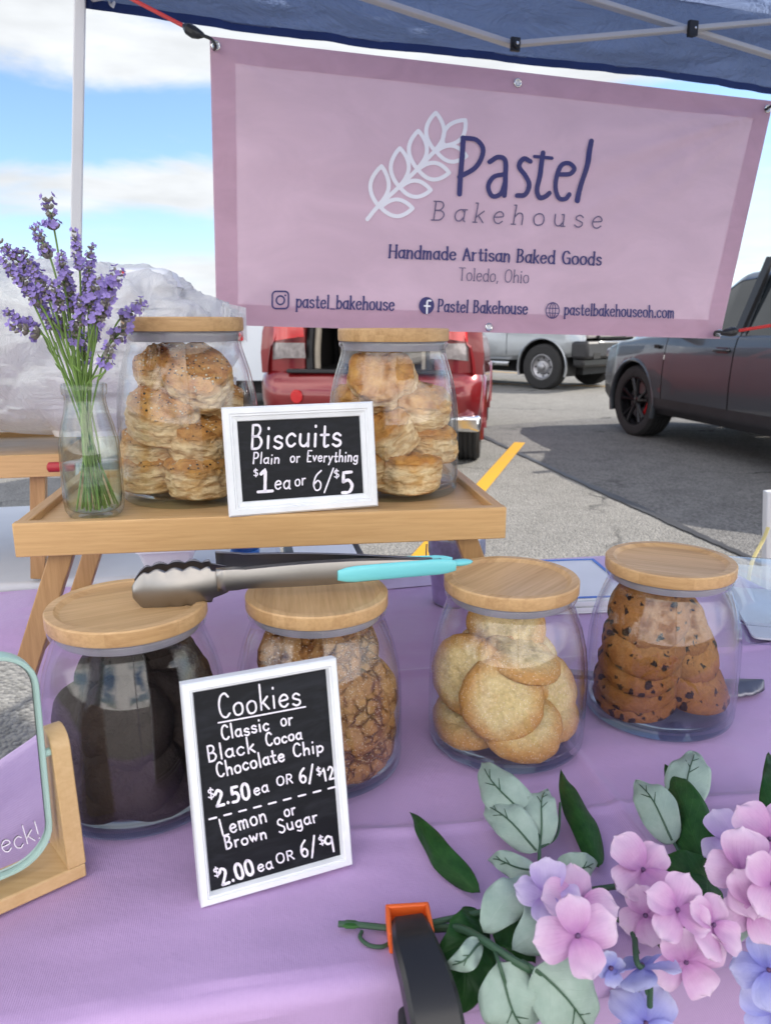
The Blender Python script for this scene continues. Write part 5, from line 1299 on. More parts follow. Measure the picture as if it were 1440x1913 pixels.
# ------------------------------------------------------------------ black clamp gripping the table edge
cl_ = thing('spring_clamp', 'black clamp with an orange pad gripping the cloth at the table front edge', 'clamp', tuple(PZ(765, 1720, TZ)))
fy = front_y(.03)
path = [PZ(764, 1724, TZ+.014), PZ(769, 1746, TZ+.019), PZ(776, 1774, TZ+.021)]
e0 = path[-1]
outw = -TE2
path += [e0+outw*.022+Vector((.002, 0, -.004)), e0+outw*.040+Vector((.004, 0, -.016)), e0+outw*.052+Vector((.006, 0, -.038)), e0+outw*.058+Vector((.008, 0, -.07)), e0+outw*.056+Vector((.010, 0, -.12)), e0+outw*.05+Vector((.012, 0, -.17))]
pp = cat_rom(path, 6); mb = MB(); k_ = len(pp); vs = []
for i, p in enumerate(pp):
    t = (pp[min(i+1, k_-1)]-pp[max(i-1, 0)]).normalized(); sd = TE1; up = sd.cross(t).normalized(); f = i/(k_-1)
    hw = .0135+.0045*min(1, f*2.2); th = .006+.006*min(1, f*2)
    ch = .003
    for a, b in ((-hw+ch, -th), (hw-ch, -th), (hw, -th+ch), (hw, th-ch), (hw-ch, th), (-hw+ch, th), (-hw, th-ch), (-hw, -th+ch)): vs.append(p+sd*a+up*b)
mb.add(vs, [(i*8+j, i*8+(j+1) % 8, (i+1)*8+(j+1) % 8, (i+1)*8+j) for i in range(k_-1) for j in range(8)]+[tuple(range(8))[::-1], tuple((k_-1)*8+j for j in range(8))])
obj('upper_jaw', mb, M['black_plastic'], cl_, world=True, smooth=40)
p = PZ(764, 1734, TZ+.010); d1 = (path[1]-path[0]).normalized(); d1.z = 0; d1.normalize(); sd = Vector((-d1.y, d1.x, 0)); r3 = Matrix((sd, d1, Vector((0,0,1)))).transposed().to_3x3()
mb = MB(); mb.box(p+Vector((0,0,-.004)), (.033, .030, .009), 0, r3); mb.box(p+sd*.0155+d1*.001+Vector((0,0,.0035)), (.0035, .028, .013), 0, r3); mb.box(p-sd*.0155+d1*.001+Vector((0,0,.0035)), (.0035, .028, .013), 0, r3); mb.box(p-d1*.0135+Vector((0,0,.0035)), (.034, .0040, .013), 0, r3)
obj('orange_pad', mb, M['orange'], cl_, world=True, bevel=.0012)
mb = MB(); q0 = e0+outw*.046+Vector((-.012, 0, -.062)); mb.bar(q0, q0+Vector((.004, .004, -.12)), .020, .026); mb.bar(q0+Vector((0, .045, .012)), q0+Vector((0,0,-.004)), .018, .018); obj('lower_jaw', mb, M['black_soft'], cl_, world=True, bevel=.004)
mb = MB(); mb.tube([e0+outw*.054+Vector((-.017, 0, -.105)), e0+outw*.054+Vector((.026, 0, -.105))], .006, 14); obj('pivot_pin', mb, M['steel_dark'], cl_, world=True)

# ------------------------------------------------------------------ things behind the jars
WT = thing('folding_table', 'white folding table standing behind the lilac one', 'table', tuple(TO+TE1*-1.45+TE2*(DEP+.045)), TYAW)
mb = MB(); mb.box((.71, .34, .712), (1.42, .66, .045)); obj('table_top', mb, M['white_top'], WT, bevel=.012)
for x, y in ((.12, .06), (1.28, .06), (.12, .62), (1.28, .62)):
    mb = MB(); mb.tube([(x, y, 0), (x, y, .69)], .014, 10); obj('leg', mb, M['steel_dark'], WT)
WZ = .7355
def lofted(name, rects, mat, parent=None, rot=0, c=(0, 0), world=True, **k):
    # rects: (z, hx, hy, corner r)
    mb = MB(); n = 8; vs = []
    cr_, sr = math.cos(rot), math.sin(rot)
    for z, hx, hy, r in rects:
        for sx, sy, a0 in ((1, 1, 0), (-1, 1, 90), (-1, -1, 180), (1, -1, 270)):
            for q in range(n):
                a = R(a0+90*q/(n-1)); x = sx*(hx-r)+r*math.cos(a); y = sy*(hy-r)+r*math.sin(a)
                vs.append(Vector((c[0]+x*cr_-y*sr, c[1]+x*sr+y*cr_, z)))
    m = 4*n; L = len(rects)
    mb.add(vs, [(i*m+j, i*m+(j+1) % m, (i+1)*m+(j+1) % m, (i+1)*m+j) for i in range(L-1) for j in range(m)]+[tuple(range(m))[::-1], tuple((L-1)*m+j for j in range(m))])
    return obj(name, mb, mat, parent, world=world, smooth=40, **k)
p = PZ(318, 1068, WZ); t_ = thing('deli_container', 'frosted white deli container standing under the tray', 'container', tuple(p))
lofted('tub', [(p.z, .036, .030, .01), (p.z+.05, .052, .042, .012), (p.z+.051, .056, .046, .012), (p.z+.056, .056, .046, .012), (p.z+.0562, .050, .040, .012), (p.z+.005, .034, .028, .01)], M['white_plastic'], t_, TYAW, (p.x, p.y))
p = PZ(459, 1050, WZ); t_ = thing('spice_jar', 'clear jar with a blue band standing under the tray', 'jar', tuple(p))
mb = MB(); mb.lathe([(0, 0), (.027, 0), (.0285, .002), (.0285, .026), (.027, .0275)], 32, p); obj('blue_band', mb, M['blue_plastic'], t_, world=True)
mb = MB(); mb.lathe([(.026, .0277), (.0265, .07), (.024, .08), (0, .081)], 32, p); obj('jar_body', mb, M['clear_plastic'], t_, world=True)
p = PZ(604, 1040, WZ); t_ = thing('tablet_holder', 'black tablet holder lying open on the white table', 'tablet', tuple(p), TYAW)
lofted('case', [(0.0, .078, .055, .008), (.012, .078, .055, .008), (.013, .076, .053, .008)], M['black_plastic'], t_, 0, (0, 0), world=False)
lofted('screen', [(.0132, .062, .040, .004), (.0142, .062, .040, .004)], M['paper'], t_, 0, (0.002, .002), world=False)
p = PZ(745, 1088, TZ+.001); t_ = thing('paper_packet', 'folded lilac paper packet behind the tongs', 'packet', tuple(p), .25)
mb = MB(); mb.add([(-.06, -.03, 0), (.06, -.03, 0), (.06, .03, 0), (-.06, .03, 0), (-.035, 0, .030), (.05, 0, .018)], [(0, 3, 2, 1), (0, 1, 5, 4), (2, 3, 4, 5), (0, 4, 3), (1, 2, 5)]); obj('packet_body', mb, plain('lilac_paper', (.55,.47,.66), .6), t_, smooth=0, bevel=.001)
# galvanised bucket
p = Vector((.118, 1.225, TZ+.002)); t_ = thing('metal_bucket', 'small galvanised bucket with a lilac painted band and wire handle', 'bucket', tuple(p))
bm_ = plain('galvanised', (.42,.44,.50), .35, .85, var=.35, vs=60); bl_ = plain('lilac_band', (.34,.26,.48), .45, .2, var=.2, vs=40)
mb = MB(); pr_ = [(0, 0), (.037, 0), (.0385, .003), (.046, .085), (.0475, .088), (.0475, .112), (.0495, .116), (.0485, .119), (.047, .116), (.045, .086), (.036, .004), (0, .004)]
mb.lathe(pr_, 40); 
for k, f in enumerate(mb.f):
    zz = sum(mb.v[i].z for i in f)/len(f); mb.m[k] = 1 if .004 < zz < .087 and max(mb.v[i].xy.length for i in f) > .0385 else 0
obj('pail', mb, [bm_, bl_], t_, smooth=50)
mb = MB(); mb.tube([(-.050, 0, .10)]+[(-.056+.006*math.sin(k), -.006*k, .10-.012*k) for k in range(1, 5)], .0012, 6); obj('handle', mb, M['steel_dark'], t_)
mb = MB(); rg = random.Random(2)
for k in range(9): 
    a = rg.uniform(0, 6.28); r_ = .036*math.sqrt(rg.random()); mb.tube([(r_*math.cos(a)*.6, r_*math.sin(a)*.6, .02), (r_*math.cos(a), r_*math.sin(a), .118+rg.uniform(0, .012))], .005, 8)
obj('bag_bundle', mb, M['clear_plastic'], t_)
# stack of flyers
p = PZ(1070, 1105, TZ+.002); t_ = thing('flyer_stack', 'stack of white flyers with a blue border between two cookie jars', 'papers', tuple(p), .1)
for k in range(6):
    pass
mb = MB(); rg = random.Random(5)
for k in range(7): mb.box((rg.uniform(-.003, .003), rg.uniform(-.003, .003), .002+k*.0036), (.15, .21, .0030), 0, Matrix.Rotation(rg.uniform(-.03, .03), 3, 'Z'))
obj('sheets', mb, M['paper'], t_, smooth=0)
mb = MB()
for (cx, cy, sx, sy) in ((0, .099, .146, .006), (0, -.099, .146, .006), (-.070, 0, .006, .19), (.070, 0, .006, .19)): mb.box((cx, cy, .0262), (sx, sy, .0008))
obj('border', mb, M['paper_blue'], t_, smooth=0)
# clear clamshell box at the right, spare tongs behind the jar
p = PZ(1385, 1165, TZ+.002); cx_, cy_ = p.x+.105, p.y+.02
t_ = thing('clamshell_box', 'clear plastic pastry box at the right end of the table', 'box', (cx_, cy_, TZ+.002))
z_ = TZ+.002
lofted('box_base', [(z_, .105, .125, .012), (z_+.034, .118, .138, .014), (z_+.035, .124, .144, .014), (z_+.040, .124, .144, .014)], M['clear_plastic'], t_, R(-14), (cx_, cy_))
lofted('box_lid', [(z_+.0405, .123, .143, .014), (z_+.058, .112, .132, .014), (z_+.062, .100, .120, .012)], M['clear_plastic'], t_, R(-14), (cx_, cy_))
lofted('paper_liner', [(z_+.004, .095, .115, .01), (z_+.007, .095, .115, .01)], M['paper'], t_, R(-14), (cx_, cy_))
p = PZ(1395, 1290, TZ+.004); t_ = thing('tongs', 'spare steel tongs poking out from behind the chocolate chip jar', 'tongs', tuple(p))
mb = MB(); ax = Vector((1, .12, 0)).normalized(); ay = Vector((-ax.y, ax.x, 0))
def hd2(u, v):
    t = v*2-1; w = .021*math.sqrt(max(0, 1-max(0, (u-.45)/.56)**2)); w += .0018*abs(math.sin(u*math.pi*5))*(1 if u < .85 else 0)
    return p+ax*(-.065+.085*u)+ay*(t*w)+Vector((0,0,.004+.010*(1-t*t)))
mb.grid(hd2, 40, 10); obj('scalloped_head', mb, M['steel_dark'], t_, world=True, solid=.001, smooth=70)
mb = MB(); mb.bar(p+ax*-.063+Vector((0,0,.010)), p+ax*-.22+ay*.06+Vector((0,0,.008)), .016, .006); obj('arm', mb, M['steel_dark'], t_, world=True)
# red tab under the back tray, white post with a yellow strap
p = PY(112, 873, 1.3); t_ = thing('marker_pen', 'red marker pen cap sticking out below the back tray', 'pen', tuple(p))
mb = MB(); mb.tube([p+Vector((-.02, .0, 0)), p+Vector((-.018, 0, 0)), p+Vector((.020, .004, .001)), p+Vector((.024, .005, .001))], [.006, .0088, .0088, .007], 12); obj('pen_cap', mb, plain('red_plastic', (.42,.02,.03), .4), t_, world=True)
p = PZ(1436, 1062, 0)
t_ = thing('white_post', 'white post with a yellow strap standing on the asphalt at the right edge', 'post', (1.17, 2.25, 0))
pa, pb = PY(1437, 935, 2.25), PY(1434, 1075, 2.25); dv = (pa-pb).normalized()
mb = MB(); mb.bar(pb-dv*.42, pa+dv*.03, .03, .03, up=(0, 1, 0)); obj('post_body', mb, M['white_metal'], t_, world=True, bevel=.003)
mb = MB(); mb.tube(cat_rom([PY(1434, 985, 2.22), PY(1424, 1010, 2.2), PY(1408, 1040, 2.16), PY(1400, 1066, 2.12), PY(1392, 1120, 2.05)], 5), .006, 6, flat=.3); obj('strap', mb, plain('yellow_strap', (.62,.52,.22), .7), t_, world=True)

# ------------------------------------------------------------------ white plastic bags of takeaway boxes on the back tray
BZ = .990
def bag(name_label, cx, cy, a, b, z0, z1, seed, knot=None, pw=2.4, film='bag'):
    t_ = thing('plastic_bag', name_label, 'bag', (cx, cy, z0))
    mb = MB(); off = Vector((seed*3.3, seed, 0))
    def fn(u, v):
        th = 2*math.pi*u; ph = math.pi*(v-.5); c, s = math.cos(th), math.sin(th)
        cp = max(0, math.cos(ph))**(2/pw); sp_ = math.copysign(abs(math.sin(ph))**(2/pw), math.sin(ph))
        x = a*math.copysign(abs(c)**(2/pw), c)*cp; y = b*math.copysign(abs(s)**(2/pw), s)*cp; z = sp_
        q = Vector((x*6, y*6, z*1.1))+off
        d = .030*fbm(q*.55, 2)+.022*(1-abs(mn.noise(q*1.1))*2.6)*.6+.013*(1-abs(mn.noise(q*2.3+Vector((5,1,2))))*3)+.006*(1-abs(mn.noise(q*5.1+Vector((1,8,2))))*3)
        r = 1+d/max(a, b)*1.5
        zz = z0+(z1-z0)*(.5+.5*z)+d*.7*(1 if z > -.6 else .1)
        return Vector((cx+x*r, cy+y*r, max(z0, zz)))
    mb.grid(fn, 220, 120)
    obj('film', mb, M[film], t_, world=True, smooth=80)
    if knot is not None:
        mb = MB(); k0 = Vector(knot[0]); k1 = Vector(knot[1])
        for q in range(5):
            rg = random.Random(q+seed); e = k1+Vector((rg.uniform(-.02, .02), rg.uniform(-.03, .03), rg.uniform(-.02, .02)))
            sd = Vector((0, 0, 1)) if q % 2 else Vector((0, 1, .3)).normalized()
            mb.grid(lambda u, v: k0.lerp(e, u)+sd*((v-.5)*(.025+.04*u))+Vector((0, .01*math.sin(u*7+q), .006*math.sin(v*9+q))), 14, 8)
        obj('tied_end', mb, M['bag'], t_, world=True, smooth=80)
    return t_
bag('bulging clear plastic bag of white takeaway boxes behind the seeded biscuits', -.60, 1.50, .285, .17, BZ, 1.300, 3, (PY(415, 575, 1.42), PY(446, 606, 1.40)), 2.7)
bag('crumpled white plastic bag sagging at the left behind the lavender', -.93, 1.42, .22, .15, BZ, 1.262, 8, None, 2.2, 'bag_white')
for k, (x, y, z, s, lab) in enumerate(((-.50, 1.50, BZ+.004, .80, 'white takeaway box lowest in the bulging bag'), (-.50, 1.50, BZ+.084, .78, 'white takeaway box second up in the bulging bag'), (-.49, 1.50, BZ+.162, .76, 'white takeaway box third up in the bulging bag'), (-.505, 1.50, BZ+.234, .72, 'white takeaway box topmost in the bulging bag'))):
    t_ = thing('takeaway_box', lab, 'box', (x, y, z), R(8), 'takeaway boxes in the plastic bag')
    lofted('box_base', [(0, .155*s, .10*s, .02), (.034, .170*s, .115*s, .022), (.036, .176*s, .120*s, .022)], M['white_plastic'], t_, 0, (0, 0), world=False)
    lofted('box_lid', [(.0365, .176*s, .120*s, .022), (.039, .172*s, .116*s, .022), (.066, .150*s, .098*s, .02), (.070, .135*s, .085*s, .02)], M['white_plastic'], t_, 0, (0, 0), world=False)
for (x, y, z, lab, c) in ((-.93, 1.44, BZ+.004, 'pale carton at the bottom of the crumpled bag', (.80,.75,.68)), (-.93, 1.44, BZ+.105, 'pale carton on top in the crumpled bag', (.82,.78,.72))):
    t_ = thing('carton', lab, 'carton', (x, y, z), R(6), 'cartons in the crumpled bag')
    lofted('carton_body', [(0, .13, .09, .01), (.098, .135, .092, .01)], plain('carton_card', c, .7), t_, 0, (0, 0), world=False)
t_ = thing('paper_label', 'red paper strip inside the top of the bulging bag', 'label', tuple(PY(232, 520, 1.44)))
mb = MB(); A = [PY(120, 520, 1.47), PY(180, 508, 1.45), PY(232, 505, 1.43), PY(234, 540, 1.43), PY(180, 532, 1.45), PY(120, 540, 1.47)]; mb.add(A, [(0, 1, 4, 5), (1, 2, 3, 4)]); obj('strip', mb, plain('red_paper', (.60,.05,.07), .6), t_, world=True, solid=.001)

# ------------------------------------------------------------------ vehicles
def lerp_table(T, x):
    if x <= T[0][0]: return T[0][1:]
    for a, b in zip(T, T[1:]):
        if x <= b[0]:
            f = (x-a[0])/(b[0]-a[0]); f = f*f*(3-2*f)*.5+f*.5
            return tuple(p+(q-p)*f for p, q in zip(a[1:], b[1:]))
    return T[-1][1:]
def wheel(parent, c, rad, w, side, style, rimr=.66, steer=0.0):
    """tyre and rim as parts; side +1: outer face looks along +y of the car"""
    R3 = Matrix.Rotation(steer, 3, 'Z')
    def X(p): return Vector(c)+R3 @ Vector((p.x, p.z*side, p.y))
    o = bpy.data.objects.new('wheel', None); COL.objects.link(o); o.parent = parent; XF[o.name] = XF[parent.name]
    mb = MB(); rr_ = rad*rimr; h = w/2
    prof = [(rr_*.97, -h*.9), (rr_*1.02, -h), (rad*.93, -h), (rad*.985, -h*.82)]
    for k in range(5): 
        z = -h*.7+k*h*.35; prof += [(rad, z-.012), (rad, z+.012), (rad-.010, z+.016), (rad-.010, z+.035)] if k < 4 else [(rad, z-.012), (rad, z+.01)]
    prof += [(rad*.985, h*.82), (rad*.93, h), (rr_*1.08, h*1.01), (rr_*1.0, h*.93), (rr_*.97, h*.6)]
    mb.lathe(prof, 64, fn=X); t = fixn(obj('tyre', mb, M['tire'], o, smooth=30))
    mb = MB()
    mb.lathe([(rr_*.98, h*.55), (rr_*1.0, h*.92), (rr_*.93, h*.92), (rr_*.90, h*.5), (rr_*.88, -h*.2), (0, -h*.2)], 48, fn=X)
    if style == 'spoke':
        for k in range(5):
            for d in (-.16, .16):
                a = 2*math.pi*k/5+.3
                p0 = Vector((rr_*.14*math.cos(a), rr_*.14*math.sin(a), h*.62)); p1 = Vector((rr_*.93*math.cos(a+d*1.3), rr_*.93*math.sin(a+d*1.3), h*.84)); pm = p0.lerp(p1, .5)+Vector((0,0,h*.04))
                mb.tube([X(p0), X(pm), X(p1)], [.024, .019, .021], 6)
        mb.lathe([(0, h*.78), (.05, h*.76), (.075, h*.6), (.08, h*.3)], 20, fn=X)
        m = M['rim_black']
    else:
        mb.lathe([(rr_*.90, h*.62), (rr_*.80, h*.45), (rr_*.62, h*.42), (rr_*.48, h*.72), (rr_*.30, h*.78), (rr_*.28, h*1.05), (rr_*.20, h*1.12), (0, h*1.12)], 40, fn=X)
        m = M['rim_steel']
        mh_ = MB()
        for k in range(8):
            a = 2*math.pi*k/8; p = Vector((rr_*.71*math.cos(a), rr_*.71*math.sin(a), h*.45))
            mh_.lathe([(0, .004), (rr_*.075, .004), (rr_*.085, -.004)], 12, fn=lambda q, p=p: X(p+q))
        obj('vent_holes', mh_, M['dark_gap'], o)
    fixn(obj('rim', mb, m, o, smooth=40))
    if style == 'spoke':
        mb = MB(); mb.lathe([(rr_*.78, h*.1), (rr_*.78, h*.18), (0, h*.18)], 40, fn=X); obj('brake_disc', mb, M['rim_steel'], o)
        mb = MB(); a0 = R(20)
        vs = []
        for k in range(9):
            a = a0-R(32)+R(64)*k/8
            for r_, z in ((.52, h*.2), (.52, h*.44), (.84, h*.44), (.84, h*.2)): vs.append(X(Vector((rr_*r_*math.cos(a+math.pi), rr_*r_*math.sin(a+math.pi), z))))
        mb.add(vs, [(i*4+j, i*4+(j+1) % 4, (i+1)*4+(j+1) % 4, (i+1)*4+j) for i in range(8) for j in range(4)]+[(0, 1, 2, 3), (32, 33, 34, 35)]); fixn(obj('brake_caliper', mb, M['red_lens'], o))
    return o
def vehicle(t, T, axles, rad, paint, doors, glass_x, gaps=(), arch=.065, cladding=None, nx=150, roof_from=0, glass_top=True, rows=34, skip=None):
    """T: (x, z_low, z_belt, z_top, w_belt, w_roof); builds body, doors, side windows and windscreens from one skin"""
    x0, x1 = T[0][0], T[-1][0]
    xs = [x0+(x1-x0)*i/nx for i in range(nx+1)]
    for gx in list(gaps): xs += [gx-.007, gx+.007]
    for a in glass_x: xs += [a[0], a[1]]
    xs = sorted(set(round(x, 4) for x in xs)); 
    def section(x):
        zl, zb, zt, wb, wr = lerp_table(T, x)
        zm = zl+(zb-zl)*.45
        pts = [(wb*.93, zl), (wb*.985, zl+.07), (wb*1.0, zm), (wb*.985, zb-.16), (wb*.955, zb-.02), (wb*.93, zb), (wr+.05*(zt > zb+.2), zt-.10 if zt > zb+.2 else zb+(zt-zb)*.4), (wr*.93, zt-.03 if zt > zb+.2 else zb+(zt-zb)*.75), (wr*.6, zt), (0, zt+.015)]
        return pts
    par = [0, .06, .20, .36, .49, .515, .70, .745, .85, 1.0]
    ss = [k/rows*.49 for k in range(rows+1)]+[.515, .53, .56, .60, .64, .68, .70, .72, .745, .80, .85, .92, 1.0]
    ns = len(ss)
    def pt(x, s):
        P = section(x)
        for i in range(len(par)-1):
            if s <= par[i+1]+1e-9:
                f = (s-par[i])/(par[i+1]-par[i]); a, b = P[i], P[i+1]
                p = P[max(0, i-1)]; n = P[min(len(P)-1, i+2)]
                if i in (0, 4, 5): return (a[0]+(b[0]-a[0])*f, a[1]+(b[1]-a[1])*f)
                # gentle rounding across the section
                m0 = ((b[0]-p[0])*.5, (b[1]-p[1])*.5); m1 = ((n[0]-a[0])*.5, (n[1]-a[1])*.5); f2 = f*f; f3 = f2*f
                h = (2*f3-3*f2+1, f3-2*f2+f, -2*f3+3*f2, f3-f2)
                k = .6
                cx = h[0]*a[0]+h[1]*m0[0]*k+h[2]*b[0]+h[3]*m1[0]*k; cz = h[0]*a[1]+h[1]*m0[1]*k+h[2]*b[1]+h[3]*m1[1]*k
                return (cx, cz)
        return P[-1]
    parts = {}
    for side in (1, -1):
        V = [[None]*ns for _ in xs]
        for i, x in enumerate(xs):
            for j, s in enumerate(ss):
                y, z = pt(x, s); q = Vector((x, y*side, z))
                for ax in axles:
                    d = Vector((x-ax, 0, z-rad)); L = d.length
                    if s < .5 and abs(L-(rad+arch)) < .030 and z > rad*.5: q.x = ax+d.x/L*(rad+arch); q.z = rad+d.z/L*(rad+arch)
                V[i][j] = q
        for i in range(len(xs)-1):
            xm = (xs[i]+xs[i+1])/2
            for j in range(ns-1):
                sm = (ss[j]+ss[j+1])/2; q = (V[i][j]+V[i+1][j]+V[i+1][j+1]+V[i][j+1])/4
                if any((q.x-a)**2+(q.z-rad)**2 < (rad+arch-.004)**2 for a in axles) and sm < .5: continue
                zl, zb, zt, wb, wr = lerp_table(T, xm)
                tall = zt > zb+.12
                key = 'body'
                if .515 < sm < .70 and tall and any(a[0] < xm < a[1] for a in glass_x): key = 'side_window'
                elif sm > .745 and glass_top and xm > roof_from and tall and zt < max(r_[3] for r_ in T)-.06: key = 'windscreen'
                elif sm < .515:
                    for n_, (a, b) in enumerate(doors):
                        if a < xm < b and q.z > zl+.13: key = 'door%d' % n_
                    if any(abs(xm-g_) < .007 for g_ in gaps) and q.z > zl+.10: key = 'gap'
                elif any(abs(xm-g_) < .007 for g_ in gaps) and sm < .7: key = 'gap'
                if cladding and sm < .5 and q.z < zl+cladding: key = 'sill'
                if skip and skip(q, xm, sm): continue
                k2 = (key, side if key not in ('body', 'windscreen', 'gap') else 0)
                mb = parts.setdefault(k2, (MB(), {}))
                ids = []
                for (a, b) in ((i, j), (i+1, j), (i+1, j+1), (i, j+1)):
                    u = (a, b, side)
                    if u not in mb[1]:
                        mb[1][u] = len(mb[0].v); p = V[a][b].copy()
                        if key == 'gap': p.y -= side*.012
                        if key == 'side_window': p.y -= side*.006
                        mb[0].v.append(p)
                    ids.append(mb[1][u])
                mb[0].f.append(ids if side < 0 else ids[::-1]); mb[0].m.append(0)
    nm = {'body': ('body', paint), 'side_window': ('side_window', M['car_glass']), 'windscreen': ('windscreen', M['car_glass']), 'gap': ('door_gap', M['dark_gap']), 'sill': ('sill', M['black_soft'])}
    res = {}
    for (key, side), (mb, _) in parts.items():
        n_, m_ = nm.get(key, ('door', paint))
        res[(key, side)] = obj(n_, mb, m_, t, smooth=50)
    # dark wheel wells and floor
    mb = MB(); mb.box(((x0+x1)/2, 0, rad+.02), ((x1-x0)*.93, 1.15*lerp_table(T, 0)[3], .30)); obj('underbody', mb, M['dark_gap'], t)
    for a in axles:
        for side in (1, -1):
            w_ = lerp_table(T, a)[3]; P_ = [Vector((a+(rad+arch)*math.cos(th), side*(w_*.985), rad+(rad+arch)*math.sin(th))) for th in [R(-18)+R(216)*k/30 for k in range(31)]]
            mb = MB(); mb.tube(P_, .020, 8, flat=1.5, flatdir=(0, 1, 0)); obj('arch_lip', mb, paint if not cladding else paint, t)
            mb = MB(); A_ = [p-Vector((0, side*.36, 0)) for p in P_]; n_ = len(P_)
            mb.add(P_+A_, [(k, k+1, n_+k+1, n_+k) for k in range(n_-1)]+[tuple(n_+k for k in range(n_))]); obj('wheel_well', mb, M['dark_gap'], t, smooth=0)
    return res
def head(dx, dy): return math.atan2(dy, dx)
# dark grey SUV on the right, nose away from the camera, its left side toward us
sd_ = Vector((-.205, .98, 0)).normalized(); rt = Vector((sd_.y, -sd_.x, 0))
wc = Vector((2.74, 8.32, 0)); suvc = wc-sd_*1.50+rt*.84
suv = thing('parked_car', 'dark grey SUV parked at the right with black spoked wheels', 'car', tuple(suvc), head(sd_.x, sd_.y))
TS = [(-2.42, .55, 1.02, 1.10, .78, .55), (-2.30, .42, 1.08, 1.40, .90, .62), (-1.95, .34, 1.10, 1.62, .95, .66), (-1.2, .30, 1.10, 1.68, .97, .68), (-.4, .29, 1.09, 1.69, .97, .68), (.15, .29, 1.08, 1.65, .97, .68), (.55, .29, 1.07, 1.46, .97, .70), (1.02, .29, 1.07, 1.14, .97, .76), (1.30, .30, 1.05, 1.11, .965, .76), (1.9, .32, .99, 1.07, .95, .72), (2.25, .34, .93, 1.02, .88, .66), (2.42, .42, .84, .90, .74, .55), (2.46, .50, .76, .80, .66, .5)]
res = vehicle(suv, TS, (1.50, -1.52), .375, M['paint_grey'], ((-.13, .92), (-1.18, -.15)), ((-.06, .72), (-1.08, -.20), (-1.85, -1.16)), (.92, -.14, -1.19), .06, .16, roof_from=.1)
for side in (1, -1):
    d = res.get(('door0', side)); d2 = res.get(('door1', side))
    for dr, x in ((d, .02), (d2, -1.02)):
        if dr is None: continue
        mb = MB(); y = side*.945; pts_ = cat_rom([(x-.10, y, .955), (x-.09, y+side*.032, .958), (x, y+side*.036, .960), (x+.09, y+side*.032, .958), (x+.10, y, .955)], 5); mb.tube(pts_, .013, 8); mb.box((x+.0, y+side*.002, .957), (.16, .02, .05)); obj('handle', mb, M['paint_black'], dr, bevel=.004)
    mb = MB(); mb.box((.72, side*1.06, 1.13), (.12, .20, .13), taper=.8); mb.bar((.72, side*.93, 1.08), (.72, side*1.0, 1.10), .05, .04); obj('wing_mirror', mb, M['paint_grey'], suv, bevel=.02)
    mb = MB(); mb.box((1.05, side*.966, .96), (.09, .012, .035)); obj('badge', mb, M['dark_gap'], suv)
    mb = MB(); mb.box((2.28, side*.74, .86), (.22, .20, .10), taper=.8); obj('headlight', mb, M['clear_lens'], suv, bevel=.03)
    mb = MB(); mb.bar((-.12, side*.905, 1.12), (-.17, side*.72, 1.72), .03, .085, up=(1, 0, 0)); obj('pillar_trim', mb, M['black_plastic'], suv)
wheel(suv, (1.50, .80, .375), .375, .27, 1, 'spoke', .70, R(4)); wheel(suv, (1.50, -.80, .375), .375, .27, -1, 'spoke', .70)
wheel(suv, (-1.52, .80, .375), .375, .27, 1, 'spoke', .70); wheel(suv, (-1.52, -.80, .375), .375, .27, -1, 'spoke', .70)

# silver pickup truck beyond, front wheel and bumper below the banner
th = Vector((.72, -.69, 0)).normalized(); tr_r = Vector((th.y, -th.x, 0))    # right-hand side faces the camera
wp = PZ(1016, 727, 0); tc_ = wp-tr_r*.84-th*1.75
trk = thing('pickup_truck', 'silver pickup truck with plain steel wheels and black bumper beyond the red car', 'truck', tuple(tc_), head(th.x, th.y))
TT = [(-2.9, .62, 1.25, 1.32, .92, .88), (-2.7, .58, 1.32, 1.40, .98, .9), (-.9, .52, 1.32, 1.40, 1.0, .9), (-.85, .50, 1.32, 1.90, 1.0, .76), (-.4, .50, 1.32, 1.96, 1.0, .76), (.4, .50, 1.30, 1.93, 1.0, .76), (.95, .50, 1.28, 1.36, 1.0, .82), (1.2, .52, 1.26, 1.34, .99, .82), (2.2, .58, 1.20, 1.28, .97, .8), (2.50, .64, 1.12, 1.20, .92, .76), (2.56, .70, 1.08, 1.12, .88, .72)]
vehicle(trk, TT, (1.75, -1.75), .405, M['paint_silver'], ((-.20, .98),), ((-.10, .70), (-.75, -.22)), (.99, -.21), .10, None, 110, .3)
for s in (1, -1):
    wheel(trk, (1.75, s*.84, .405), .405, .27, s, 'steel', .56); wheel(trk, (-1.75, s*.84, .405), .405, .27, s, 'steel', .56)
    mb = MB(); mb.box((2.53, s*.70, 1.02), (.10, .34, .22)); obj('headlight', mb, M['clear_lens'], trk, bevel=.03)
    mb = MB(); mb.box((2.66, s*.66, .62), (.03, .24, .10)); obj('tow_hook_pocket', mb, M['dark_gap'], trk)
mb = MB(); mb.box((2.50, 0, .72), (.34, 1.96, .30)); obj('front_bumper', mb, M['black_soft'], trk, bevel=.05)
mb = MB(); mb.box((2.44, 0, .50), (.24, 1.80, .16)); obj('air_dam', mb, M['black_plastic'], trk, bevel=.04)
mb = MB(); mb.box((2.60, 0, .845), (.16, 1.2, .035)); obj('bumper_trim', mb, M['chrome'], trk, bevel=.008)
mb = MB(); mb.box((2.57, 0, 1.02), (.06, 1.0, .24)); obj('grille', mb, M['dark_gap'], trk, bevel=.01)
for k in range(3):
    mb = MB(); mb.box((2.61, 0, .95+.07*k), (.02, .98, .018)); obj('grille_bar', mb, M['chrome'], trk)
mb = MB(); mb.box((2.69, .12, .72), (.012, .30, .15)); obj('number_plate', mb, M['white_plastic'], trk)
